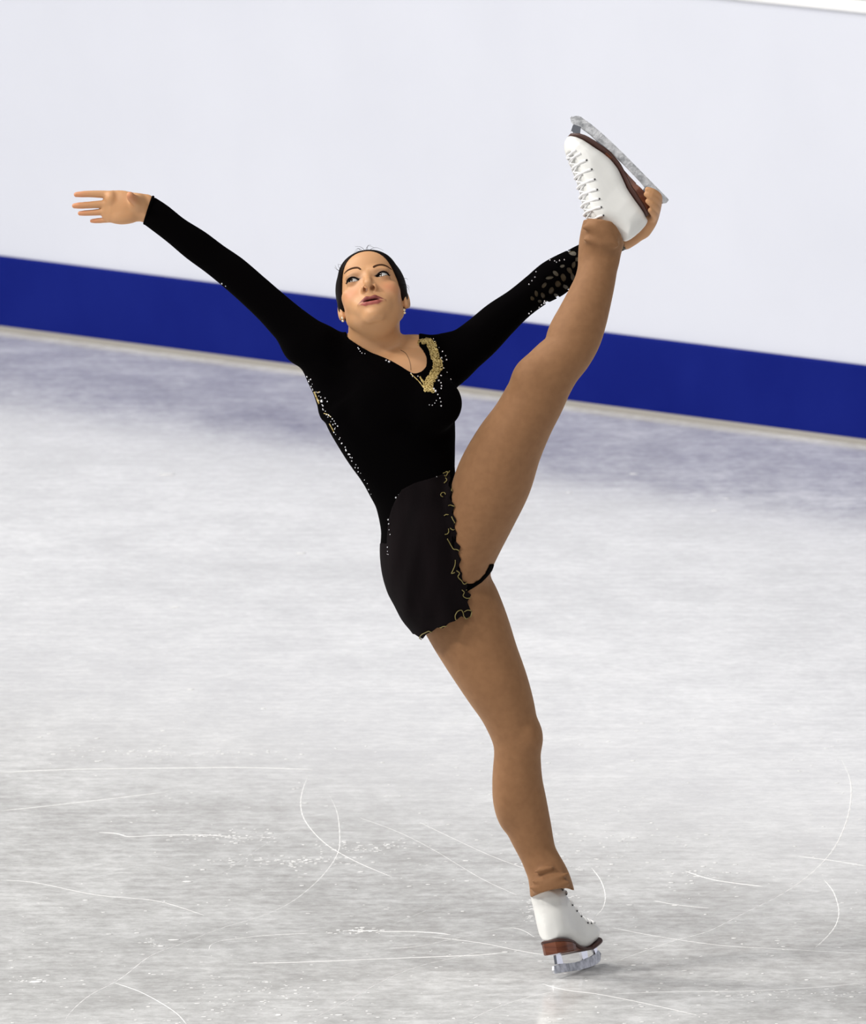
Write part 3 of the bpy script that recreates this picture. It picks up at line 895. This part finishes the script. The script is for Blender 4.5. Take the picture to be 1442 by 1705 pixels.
V, Q = surface_nets(g, 1, shell)
skirt = obj_from('skirt', to_world(V), Q, 'chiffon', person); tag(skirt, 'short sheer black wrap skirt with curled gold edging')
skirt_bvh = make_bvh(V, Q)
del g, shell
# curled gold thread on the skirt edge
mb = MB()
def thread(pts, r=.0011, per=5, bv=None, off=.002):
    P = []
    for x, y in catmull(pts, per):
        h = hit(skirt_bvh, x, y, off); P.append(h[0])
    mb.tube(P, r, 5)
thread([(738,789),(741,786),(745,787),(742,793),(739,792)]); thread([(741,796),(744,800),(739,805)]); thread([(748,783),(746,788),(743,785)])
thread([(737,828),(733,825),(735,821),(740,821),(742,824)]); thread([(748,808),(751,815),(753,820)])
thread([(748,842),(752,841),(756,843)]); thread([(739,859),(743,857),(748,857)]); thread([(753,860),(757,868),(761,876)]); thread([(747,880),(747,886),(744,889),(740,890)])
thread([(751,879),(755,882),(760,881)]); thread([(744,897),(750,906),(756,914),(762,915),(767,920)]); thread([(759,932),(758,940),(754,949),(751,955),(757,953)])
thread([(760,950),(765,954),(762,960),(767,966),(772,972),(779,970)]); thread([(768,982),(772,986),(770,992),(776,996),(783,994),(785,987),(781,982),(776,982)])
thread([(758,1032),(757,1025),(761,1018),(767,1016),(770,1020),(772,1026),(777,1029),(783,1025),(784,1018),(778,1016),(772,1019)])
thread([(703,1064),(699,1062),(703,1056),(708,1053),(714,1050)]); thread([(714,1050),(722,1052),(730,1047)]); thread([(730,1047),(738,1043),(745,1041),(752,1037)])
sk_tr = mb.build('gold_edging', 'olive', skirt, world=to_world); tag(sk_tr, 'curled olive gold thread edging', kind='stuff')
# rhinestones: beads too small to pick apart, sewn along seams and edges
gems = MB()
def gem(x, y, r=1.5, bv=None):
    h = hit(bv or leo_bvh, x, y, r * PX * 0.5)
    gems.ball(h[0], r * PX, 6, 4)
random.seed(3)
for x, y, r in ((667,812,1.7),(660.5,820,1.6),(655,826,2.0),(651.5,832,1.4),(649,838.5,1.3),(647.5,845,1.3),(646.5,850,1.3),(645.5,857,1.6),(645.3,864.5,1.7),(646,871,1.5),(646.5,881,1.1),(648,889,1.1),(644,910,1.4),(644,917,1.1),(645,922,1.0),(725,793,1.0)):
    gem(x + 2.0, y + 1.0, r, skirt_bvh)
gl_ = MB(); gems, keep = gems, gems
skg = gems.build('rhinestones', 'gem', skirt, world=to_world); tag(skg, 'row of tiny clear rhinestones on the skirt seam', kind='stuff')
gems = MB()
for x, y, r in ((512,627,1.7),(518,631.5,1.5),(515,635,1.4),(519,643,1.6),(521.5,648.5,1.4),(527,652.5,1.3),(530,653.5,1.3),(533,652.5,1.3),(535,661,1.5),(542,662.5,1.4),(537,667.5,3.0),(545.5,668.5,1.4),(538.5,675.5,1.6),(539,682,1.5),
                (544,690,1.4),(548,691,1.6),(551,693.5,1.2),(554,697,1.5),(557,700.5,1.3),(559,705,1.4),(563,709,1.6),(558,714,1.4),(557,719.5,1.5),(565.5,731,1.3),(569.5,738,1.5),(575.5,744,1.4),(577,749.5,1.8),(581,756,1.6),(584,761,1.4),(586.5,767,1.5),(592,778,1.3),(597,785,1.3),
                (598,581,1.5),(600,585,1.2),(596.5,579,1.2),(603,588,1.4),(608,589,1.0),(643,600.5,1.7),(648,603,2.4),(655,600.5,2.4),(662,604,1.5),(679,617,1.2),(684,622,1.4),(687,627,1.3),(681,612,1.2),(696,627,1.5),
                (724,569,1.4),(722,565,1.2),(737,585.5,1.7),(731,579,1.0),(742,592.5,1.4),(735,596,2.0),(743.5,599,1.8),(737,602,1.4),(733,607.5,2.0),(739,613,1.3),(744,620,1.3),(750,632,1.3),(736,614.5,1.5),(728,628.5,1.6),(734,626.5,1.8),(730.5,634.5,2.0),(734,638,1.6),(735,643,1.6),(734.5,647,1.6),
                (722,648,2.4),(725,651.5,2.6),(729,657,1.5),(732.5,663,1.5),(726.5,667,1.1),(724,671,1.1),(734,669,1.4),(734.5,675.5,1.7),(720,674.5,1.2),(715,674,1.0),
                (924,435,1.5),(932,434.5,1.6),(940,433,1.4),(927,437,1.3),(893,453,1.4),(891,462,1.5),(886,468,1.5),(881,474,1.5),(905,504,1.8),(909,504,1.6),(901,507,1.4),(897,511,1.3),(880,521.5,1.7),(884,518,1.2),(916,434,1.3),(370,471.5,1.6),(376,476,1.1)):
    gem(x, y, r)
for i in range(26):                                                     # sparkle along the back seam
    t = i / 25; x = np.interp(t, [0, .5, 1], [514, 556, 618]); y = np.interp(t, [0, .5, 1], [632, 717, 822])
    gem(x + random.uniform(0, 5), y + random.uniform(-2, 2), random.uniform(.8, 1.3))
rg = gems.build('rhinestones', 'gem', leotard, world=to_world); tag(rg, 'scattered clear rhinestones sewn on the velvet', kind='stuff')
# gold embroidered applique down the left front, and piping on the neckline and back
mb = MB()
def band(center, half, thick=.0022, per=5, bv=None):
    C = catmull(center, per); H = np.interp(np.linspace(0, 1, len(C)), np.linspace(0, 1, len(half)), half)
    top = []; base = []
    for i, (x, y) in enumerate(C):
        t = C[min(i + 1, len(C) - 1)] - C[max(i - 1, 0)]; t /= np.linalg.norm(t); n = np.array([-t[1], t[0]])
        wob = 1 + 0.16 * math.sin(i * 1.9)
        row = []
        for s in (-1, -.5, 0, .5, 1):
            hh, nn = hit(leo_bvh, x + n[0] * s * H[i] * wob, y + n[1] * s * H[i] * wob, 0.0)
            row.append((hh + nn * (thick * (1 - 0.5 * s * s)), hh - nn * .002))
        top.append([r[0] for r in row]); base.append([r[1] for r in row])
    vs = []; m = len(top)
    for r in top: vs += r
    for r in base: vs += r
    fs = []; k = 5; o = m * k
    for i in range(m - 1):
        for j in range(k - 1):
            a = i * k + j
            fs.append((a, a + 1, a + k + 1, a + k)); fs.append((o + a, o + a + k, o + a + k + 1, o + a + 1))
        fs.append((i * k, (i + 1) * k, o + (i + 1) * k, o + i * k)); a = i * k + k - 1
        fs.append((a, o + a, o + a + k, a + k))
    fs.append(tuple(range(k)) + tuple(o + j for j in range(k))[::-1]); fs.append(tuple((m - 1) * k + j for j in range(k)) + tuple(o + (m - 1) * k + j for j in range(k))[::-1])
    mb.add(vs, fs)
CEN = [(703,571),(712,568),(719,576),(722,588),(726,600),(728,612),(723,624),(717,633),(713,643),(715,652)]
band(CEN, [3, 5.6, 5.2, 5.2, 5.2, 5.8, 7, 7.4, 6.4, 3], .0010)
band([(716,650),(710,643),(704,635),(699,627)], [2.6, 2.2, 1.8, 1.0], .001)
random.seed(8)
cc = catmull(CEN, 4)
for i, (x, y) in enumerate(cc):
    for s in (-1, 0.1, 1):
        px_, py_ = x + s * 5.6 + random.uniform(-.8, .8), y + random.uniform(-1.2, 1.2)
        r = random.uniform(1.7, 3.0); P = []
        a0 = random.uniform(0, 6); turns = random.choice((6.2, 5.4, 8.5))
        for k in range(12):
            a = a0 + turns * k / 11; rr_ = r * (0.55 + 0.45 * k / 11)
            h = hit(leo_bvh, px_ + rr_ * math.cos(a), py_ + rr_ * math.sin(a), .0030); P.append(h[0])
        mb.tube(P, .0010, 5)
ap = mb.build('gold_applique', 'gold', leotard, world=to_world); tag(ap, 'gold embroidered applique with curled braid')
mb = MB()
def piping(pts, r, off=.001):
    mb.tube([hit(leo_bvh, x, y, off)[0] for x, y in catmull(pts, 5)], r, 6)
piping([(684,623),(692,630),(699,637),(705,645),(710,650)], .0011)
piping([(524,652),(528,662),(532,672)], .0022); piping([(529,653),(533,652.5)], .0012)
piping([(540,688),(546,690),(552,694)], .0010); piping([(549,705),(553,712),(557,720)], .0014)
pp = tag(mb.build('gold_piping', 'gold', leotard, world=to_world), kind='stuff')
# rolled cuff at the right wrist
mb = MB()
ca, cb = at(255, 327.5, 0), at(240.5, 372.5, 0); cm = (ca + cb) / 2; ch = (ca - cb) / 2; ra_ = np.linalg.norm(ch)
mb.tube([cm + ch * math.cos(a) * 0.98 + np.array([0, 0, .026]) * math.sin(a) for a in np.linspace(0, 2 * math.pi, 40, endpoint=False)], .0032, 8, closed=True)
mb.build('cuff', 'velvet', leotard, world=to_world)
#==SKATES==
# ------------------------------------------------------------------ skates: profile measured from the raised skate, modelled in millimetres
SO = np.array([1112.0, 336.0]); SX = np.array([-0.742, -0.670]); SX /= np.linalg.norm(SX); SZ = np.array([SX[1], -SX[0]])
MM = 1000.0 / SCL
BETA = math.radians(28)                 # instep turned towards the viewer: undo the foreshortening of the heights
CB, SB = math.cos(BETA), math.sin(BETA)
def sk(x, y, lift=0.0):
    d = np.array([x, y]) - SO
    return np.array([d.dot(SX) * MM, (d.dot(SZ) * MM + lift) / CB])
SOLE_PX = [(1079,357),(1074,346),(1062,330),(1050,313),(1044,300),(1038,286),(1031,272),(1016,255),(993,240),(971,228),(952,224)]
SOLE = np.array([sk(x, y, l * SB) for (x, y), l in zip(SOLE_PX, [20, 28, 30, 29, 29, 31, 35, 38, 37, 28, 12])])                   # heel -> toe along the bottom of the upper
UPPER = np.array([sk(x, y) for x, y in [(945,228),(940,238),(943,253),(950,266),(957,286),(964,311),(969,335),(973,352),(980,366),(992,378),(1014,384),(1030,392),(1042,401),(1056,394),(1071,380),(1078,369)]])
xmin, xmax = SOLE[:, 0].min() - 1, max(SOLE[:, 0].max(), UPPER[:, 0].max())
zh, zt = SOLE[0, 1], SOLE[-1, 1]
UP_STAND = np.array([(xmax - 1, zt + 12), (xmax - 4, zt + 26), (xmax - 18, zt + 38), (xmax - 48, zt + 48), (xmax - 82, zt + 62), (xmax - 112, zt + 88), (xmin + 96, zh + 92), (xmin + 90, zh + 112),
                     (xmin + 14, zh + 112), (xmin + 4, zh + 95), (xmin + 4, zh + 70), (xmin - 1, zh + 40), (xmin - 2, zh + 16)])
print('sole z heel/toe', zh, zt, 'x', xmin, xmax)
def plan_hw(X):
    """half-width of the foot along its length"""
    u = (X - xmin) / (xmax - xmin)
    return np.interp(u, [0, .04, .10, .22, .38, .55, .70, .80, .88, .94, .98, 1.0], [12, 22, 28, 31, 29.5, 34, 39, 38.5, 34, 26, 15, 4])
def make_boot(upper, inst):
    PROFILE = np.concatenate([SOLE, upper])
    x0, x1 = PROFILE[:, 0].min(), PROFILE[:, 0].max(); z0, z1 = PROFILE[:, 1].min(), PROFILE[:, 1].max()
    g = Grid(axis((x0 - 6, x1 + 6, 1.7)), axis((-48, 48, 1.7)), axis((z0 - 6, z1 + 6, 1.7)))
    X, Y, Z = g.pts((slice(None),) * 3)
    d2 = poly_sd(catmull(PROFILE, 4, True), X[:, 0, :], Z[:, 0, :])
    e = np.clip(-d2, 0, None)
    hgt = np.clip((Z[:, 0, :] - np.interp(X[:, 0, :], SOLE[:, 0], SOLE[:, 1])) / 95.0, 0, 1)
    hw = plan_hw(X[:, 0, :]) * (1 - hgt) + 33.0 * hgt
    rr = np.interp(hgt, [0, .10, .3, 1], [10, 22, 30, 34])
    wid = hw * np.sqrt(np.clip(1 - (1 - np.clip(e / rr, 0, 1)) ** 2, 0, 1))
    Fb = smax((np.abs(Y) - wid[:, None, :]) * 0.8, d2[:, None, :] + 0 * Y, 3.0)
    # recessed tongue slot down the instep
    nrm = np.stack([-np.gradient(inst[:, 1]), np.gradient(inst[:, 0])], 1); nrm /= np.linalg.norm(nrm, axis=1)[:, None]
    if nrm[:, 0].mean() < 0: nrm = -nrm
    slot = poly_sd(np.concatenate([inst + nrm * 12, (inst - nrm * 26.0)[::-1]]), X[:, 0, :], Z[:, 0, :])
    Fb = np.maximum(Fb, np.minimum(Fb + 6.0, -np.maximum(slot[:, None, :], np.abs(Y) - np.interp(X, [x0, x1 - 60, x1 - 20], [21, 20, 12]))))
    g.F = Fb.astype(np.float32)
    V_, Q_ = surface_nets(g, 6)
    return V_, Q_, BVHTree.FromPolygons(V_.tolist(), Q_.tolist())
INST_UP = np.array([sk(x, y) for x, y in [(945,256),(950,266),(957,286),(964,311),(969,335),(973,356),(979,378)]])
INST_ST = catmull(UP_STAND[2:8], 3)[::3]
def loft_rect(mb, rows):
    """rows: (x, z0, z1, hw) boxes lofted along x with softened edges"""
    vs = []; k = 8
    for x, z0, z1, h in rows:
        c = min(2.0, (z1 - z0) * .3, h * .4)
        vs += [(x, -h + c, z0), (x, h - c, z0), (x, h, z0 + c), (x, h, z1 - c), (x, h - c, z1), (x, -h + c, z1), (x, -h, z1 - c), (x, -h, z0 + c)]
    fs = []
    for i in range(len(rows) - 1):
        for j in range(k):
            l = (j + 1) % k
            fs.append((i * k + j, (i + 1) * k + j, (i + 1) * k + l, i * k + l))
    fs.append(tuple(range(k))); fs.append(tuple((len(rows) - 1) * k + j for j in range(k))[::-1])
    mb.add(vs, fs)
def sole_z(x): return float(np.interp(x, SOLE[:, 0], SOLE[:, 1]))
BL_OUT = [(951,196),(959,193.5),(967,195),(984,207),(1000,220.5),(1016,235),(1040,258),(1065,283.5),(1090,309),(1109,328),(1113,333),(1110,337),(1103,338.5)]
BL_IN = [(1096,332),(1073,311),(1066,302),(1038,273),(1016,252.5),(993,234),(983,224),(967,212.5),(957,209),(952,203)]
heel_x = sk(1050, 313)[0]
heel_pts = None
def extrude(mb, poly, h, tx=0):
    n = len(poly)
    vs = [(p[0], -h, p[1]) for p in poly] + [(p[0], h, p[1]) for p in poly]
    mb.add(vs, [tuple(range(n))[::-1], tuple(range(n, 2 * n))] + [(i, (i + 1) % n, n + (i + 1) % n, n + i) for i in range(n)])
def surf(boot_bvh, x, y, z, dirx, dirz, off):
    """point on the boot, looking in from outside along (-dirx, 0, -dirz)"""
    o = Vector((x + dirx * 60, y, z + dirz * 60)); d = Vector((-dirx, 0, -dirz)).normalized()
    h = boot_bvh.ray_cast(o, d)
    return None if h[0] is None else np.array(h[0]) + np.array([dirx, 0, dirz]) * off
def make_skate(place, label, upper, inst):
    BV, BQ, boot_bvh = make_boot(upper, inst)
    W_ = lambda V_: place(np.asarray(V_, float))
    boot = obj_from('ice_skate', W_(BV), BQ, 'leather', person)
    tag(boot, label)
    # sole and heel
    mb = MB()
    xs_ = np.linspace(xmin + 0.5, xmax - .5, 30)
    loft_rect(mb, [(x, sole_z(x) - 4.2, sole_z(x) + 1.8, plan_hw(x) * .96 + 2.0) for x in xs_])
    sl_ = mb.build('sole', 'sole_edge', boot, world=W_)
    mb = MB()
    hz0 = 34.0
    xs_ = np.linspace(xmin + 1.0, heel_x + 3, 14)
    loft_rect(mb, [(x, np.interp(x, [xmin, heel_x - 12, heel_x + 3], [hz0 + 1.5, hz0, hz0 + 1]), sole_z(x) - 3.0, plan_hw(x) * .95 + 1.0) for x in xs_])
    tag(mb.build('heel', 'sole', boot, world=W_, smooth=False), 'stacked brown leather heel')
    mb = MB()
    xs_ = np.linspace(heel_x - 2, xmax - 14, 22)
    loft_rect(mb, [(x, np.interp(x, [heel_x, heel_x + 30, xmax], [sole_z(heel_x) - 20, sole_z(heel_x + 30) - 9, sole_z(xmax - 14) - 7]), sole_z(x) - 3.5, plan_hw(x) * .86) for x in xs_])
    mb.build('outsole', 'sole', boot, world=W_, smooth=False)
    # blade
    mb = MB()
    run = [sk(x, y) for x, y in BL_OUT + BL_IN]
    extrude(mb, run, 2.3)
    for i in range(4):                                                   # toe pick teeth
        a = sk(952 + i * 3.6, 196 - i * .3); extrude(mb, [a + (-2, 2), a + (2, 2), a + (1.2, -2.6)], 2.6)
    bl = mb.build('blade', 'steel', boot, world=W_, smooth=False); tag(bl, 'steel figure blade with toe pick')
    def post(px, spread, top):
        m_ = MB()
        b0 = [sk(x, y) for x, y in px]
        extrude(m_, [b0[0], b0[1], (b0[1][0] + spread[1], top), (b0[0][0] + spread[0], top)], 3.0)
        xa, xb = sorted((b0[0][0] + spread[0], b0[1][0] + spread[1]))
        xb = min(xb, xmax - 16); xa = min(xa, xb - 4)
        m_.box((xa - 2, -9, top - 1.5), (xb + 2, 9, top + 2.5))
        m_.build('stanchion', 'chrome', bl, world=W_, smooth=False)
    bz = lambda x: float(np.interp(x, [xmin, heel_x, heel_x + 30, xmax], [hz0, hz0, sole_z(heel_x + 30) - 9, sole_z(xmax - 14) - 7]))
    post([(967,212),(955,208)], (-14, -6), bz(sk(957, 212)[0] - 8) - 1)
    post([(1012,250),(994,235)], (-3, 3), bz(sk(1003, 243)[0]) - 1)
    post([(1092,330),(1074,311)], (4, -2), hz0 + .5)
    # laces and eyelets: positions along the instep line, symmetrical about the middle
    NE = 9
    L_ = len(inst); tpar = np.linspace(0.06, 0.94, NE) * (L_ - 1)
    def on_side(c, nrm, ang, deep, off):
        """surface point seen from a direction swung ang degrees sideways from the instep normal"""
        ca_, sa_ = math.cos(math.radians(ang)), math.sin(math.radians(ang))
        dr = np.array([nrm[0] * ca_, sa_, nrm[1] * ca_]); o = np.array([c[0] - nrm[0] * deep, 0, c[1] - nrm[1] * deep])
        h = boot_bvh.ray_cast(Vector(o + dr * 90), Vector(-dr))
        return None if h[0] is None else np.array(h[0]) + dr * off
    rows_ = []
    for i in range(NE):
        t = tpar[i]; j = min(int(t), L_ - 2); f_ = t - j
        c = inst[j] * (1 - f_) + inst[j + 1] * f_; tg = inst[j + 1] - inst[j]; tg = tg / np.linalg.norm(tg)
        nrm = np.array([-tg[1], tg[0]]); nrm = nrm if nrm[0] > 0 else -nrm
        deep = np.interp(i, [0, 3, NE - 1], [10, 24, 28])
        pts_ = {}
        for an in (-88, -70, -48, -24, 0, 24, 48, 70, 88):
            pts_[an] = on_side(c, nrm, an, deep, 1.0 if abs(an) > 60 else (3.2 if abs(an) > 30 else 6.0))
        ks = [q for q in pts_ if pts_[q] is not None]
        P = [pts_[q] for q in sorted(ks)]
        if len(P) < 4: continue
        bar = P
        m_ = MB(); m_.tube(catmull(bar, 3), 2.9, 7); m_.build('lace', 'lace', boot, world=W_)
        rows_.append((P, nrm))
        if i >= 2:
            for q, sgn in ((P[0], -1), (P[-1], 1)):
                m_ = MB(); m_.ball(q + np.array([-nrm[0] * 1.5, sgn * .8, -nrm[1] * 1.5]), 1.9, 8, 5); m_.build('eyelet', 'dark', boot, world=W_)
    for (P, n1), (P2, n2) in zip(rows_[:-1], rows_[1:]):
        for a, b2 in ((P[2], P2[-3]), (P[-3], P2[2])):
            m_ = MB(); m_.tube([a, (a + b2) / 2 + np.array([n1[0], 0, n1[1]]) * 9.0, b2], 1.6, 5); m_.build('lace', 'lace', boot, world=W_)
    return boot
# raised left skate, seen from its inner side, instep turned a little towards the viewer
W0 = 0.020
def place_raised():
    f_ = np.array([SX[0], -SX[1], 0]); u_ = np.array([SZ[0], -SZ[1], 0]); z_ = np.array([0, 0, 1.0])
    up = u_ * math.cos(BETA) + z_ * math.sin(BETA); la_ = np.cross(up, f_)
    mid = sk(1010, 300); o = at(1010, 300, W0)
    # keep the boot mid-height on the measured plane
    def fn(V_):
        return to_world(o + ((V_[:, :1] - mid[0]) * f_ + V_[:, 1:2] * la_ + (V_[:, 2:3] - mid[1]) * up) / 1000.0)
    return fn
make_skate(place_raised(), 'white leather figure skate held overhead by the hand', UPPER, INST_UP)
def place_standing():
    f_ = np.array([0.375, 0.927, 0.0]); f_ /= np.linalg.norm(f_)
    lean = math.radians(13)
    side = np.cross(f_, [0, 0, 1.0])                                    # to the right of travel
    up = np.array([0, 0, 1.0]) * math.cos(lean) - side * math.sin(lean)
    la_ = np.cross(up, f_)
    pts = np.array([sk(x, y) for x, y in BL_OUT])
    # level the blade: bottom chord horizontal, lowest point on the ice
    lo = pts[:, 1].min(); mid = 0.5 * (pts[:, 0].min() + pts[:, 0].max())
    base = FOOT.copy()
    def fn(V_):
        return base + ((V_[:, :1] - mid) * f_ + V_[:, 1:2] * la_ + (V_[:, 2:3] - lo) * up) / 1000.0 + np.array([0, 0, 0.0006])
    return fn
make_skate(place_standing(), 'white leather figure skate standing on the ice', UP_STAND, INST_ST)

# ------------------------------------------------------------------ marks on the ice: thin ridges of scraped snow
def scratch(pts, w_, h_=0.0005, per=10, taper=True):
    P = [floor_pt(x, y) for x, y in catmull(pts, per)]
    n = len(P); vs = []; fs = []
    for i in range(n):
        t = P[min(i + 1, n - 1)] - P[max(i - 1, 0)]; t /= np.linalg.norm(t); s = np.array([-t[1], t[0], 0])
        k = min(1, i / (0.12 * n) + .1, (n - 1 - i) / (0.12 * n) + .1) if taper else 1
        # constant ridge width on the ice
        ww = w_ * k * (1 + 0.3 * math.sin(i * 2.3))
        vs += [P[i] - s * ww - (0, 0, .0004), P[i] + np.array([0, 0, min(h_, w_ * .18) * k + .0002]), P[i] + s * ww - (0, 0, .0004)]
    for i in range(n - 1):
        a = i * 3
        fs += [(a, a + 1, a + 4, a + 3), (a + 1, a + 2, a + 5, a + 4)]
    o = obj_from('skate_mark', vs, fs, 'snow', floor, smooth=False)
    return o
for pts, w_ in (([(515,1290),(506,1310),(501,1335),(505,1360),(520,1383),(540,1403),(562,1418),(600,1438),(652,1460)], .0035),
                ([(549,1325),(562,1355),(566,1395),(563,1419),(548,1445),(520,1475),(480,1505),(430,1527),(370,1545),(300,1572),(250,1592),(200,1630),(150,1657),(118,1685),(106,1705)], .0035),
                ([(192,1637),(230,1650),(265,1668),(295,1688),(311,1706)], .0035),
                ([(500,1706),(560,1676),(640,1632),(700,1608),(760,1594),(800,1584)], .003),
                ([(415,1604),(500,1602),(600,1598),(700,1594),(800,1590),(837,1586)], .007),
                ([(628,1551),(680,1551),(720,1553),(750,1556)], .009), ([(580,1549),(600,1550),(630,1549)], .02),
                ([(1005,1608),(1060,1588),(1120,1567),(1180,1550),(1240,1520),(1300,1490),(1350,1455),(1385,1418),(1405,1380),(1416,1340),(1416,1300),(1400,1262)], .0042),
                ([(985,1445),(1000,1465),(1008,1490),(1004,1512),(990,1528)], .0035),
                ([(1372,1465),(1388,1485),(1397,1515),(1392,1540),(1375,1562),(1355,1580)], .004),
                ([(165,1386),(195,1388),(215,1393),(260,1391),(330,1390),(385,1393)], .007),
                ([(0,1350),(60,1344),(130,1336),(200,1328),(280,1318)], .006),
                ([(0,1286),(120,1281),(280,1279),(400,1278),(520,1281)], .007),
                ([(903,1638),(940,1648),(1000,1656),(1080,1672),(1160,1690)], .0025),
                ([(1020,1655),(1120,1651),(1240,1650),(1360,1644),(1442,1636)], .0025),
                ([(1140,1450),(1180,1463),(1220,1470),(1270,1476)], .006),
                ([(700,1370),(780,1408),(830,1430),(880,1448)], .0011), ([(600,1362),(660,1384),(720,1414),(800,1462),(860,1490)], .0009),
                ([(370,1455),(420,1420),(460,1395),(500,1372)], .0025), ([(735,1505),(700,1520),(650,1540)], .0025),
                ([(640,1580),(700,1575),(760,1562),(850,1545),(890,1560)], .0025), ([(0,1465),(60,1470),(160,1490),(260,1500),(340,1524)], .0018),
                ([(780,1700),(820,1680),(880,1660),(920,1652)], .004), ([(348,1583),(352,1573),(370,1566),(400,1562),(450,1557),(520,1554)], .0035),
                ([(1020,1545),(1100,1560),(1200,1574),(1300,1580),(1442,1588)], .0012), ([(1330,1426),(1380,1432),(1442,1442)], .003),
                ([(1090,1500),(1130,1507),(1180,1512)], .002), ([(720,1560),(800,1570),(860,1582),(905,1590)], .002)):
    scratch(pts, w_ * .55)
# snow crumbs scattered by the blades
random.seed(21); rs = np.random.RandomState(5)
mb = MB()
def crumb(x, y, r):
    c = floor_pt(x, y)
    mb.ball(c + (0, 0, r * .03), (r * random.uniform(.8, 2.2), r * random.uniform(.8, 2.4), r * .09), 6, 4)
for i in range(600):
    y = 1706 - (rs.rand() ** 1.5) * 520; x = rs.rand() * 1442
    crumb(x, y, random.uniform(.0012, .0040))
for cx, cy, sx_, sy_, n in ((385,1393,45,6,80),(480,1433,60,5,110),(620,1410,45,5,70),(255,1571,10,4,16),(50,1635,18,4,20),(598,1550,22,3,30),(445,1655,70,16,70),(200,1255,60,6,40),(1160,1455,30,5,30),(1000,1415,80,20,70),(930,1510,30,10,30),(885,1520,8,14,26),(400,1255,70,4,24),(1330,1656,90,6,60)):
    for i in range(n):
        crumb(cx + rs.randn() * sx_, cy + rs.randn() * sy_, random.uniform(.0012, .0042))
for x, y, r in ((278,790,.012),(501,921,.008),(291,1011,.008),(290,1565,.007),(464,1690,.008),(565,1690,.006),(312,1468,.007),(60,1635,.01),(317,1148,.005),(438,1180,.005),(1055,789,.006),(1190,850,.006),(947,820,.005),(1210,830,.005)):
    crumb(x, y, r)
cr = mb.build('snow_crumbs', 'snow', floor); tag(cr, 'loose white ice crumbs on the rink', kind='stuff')
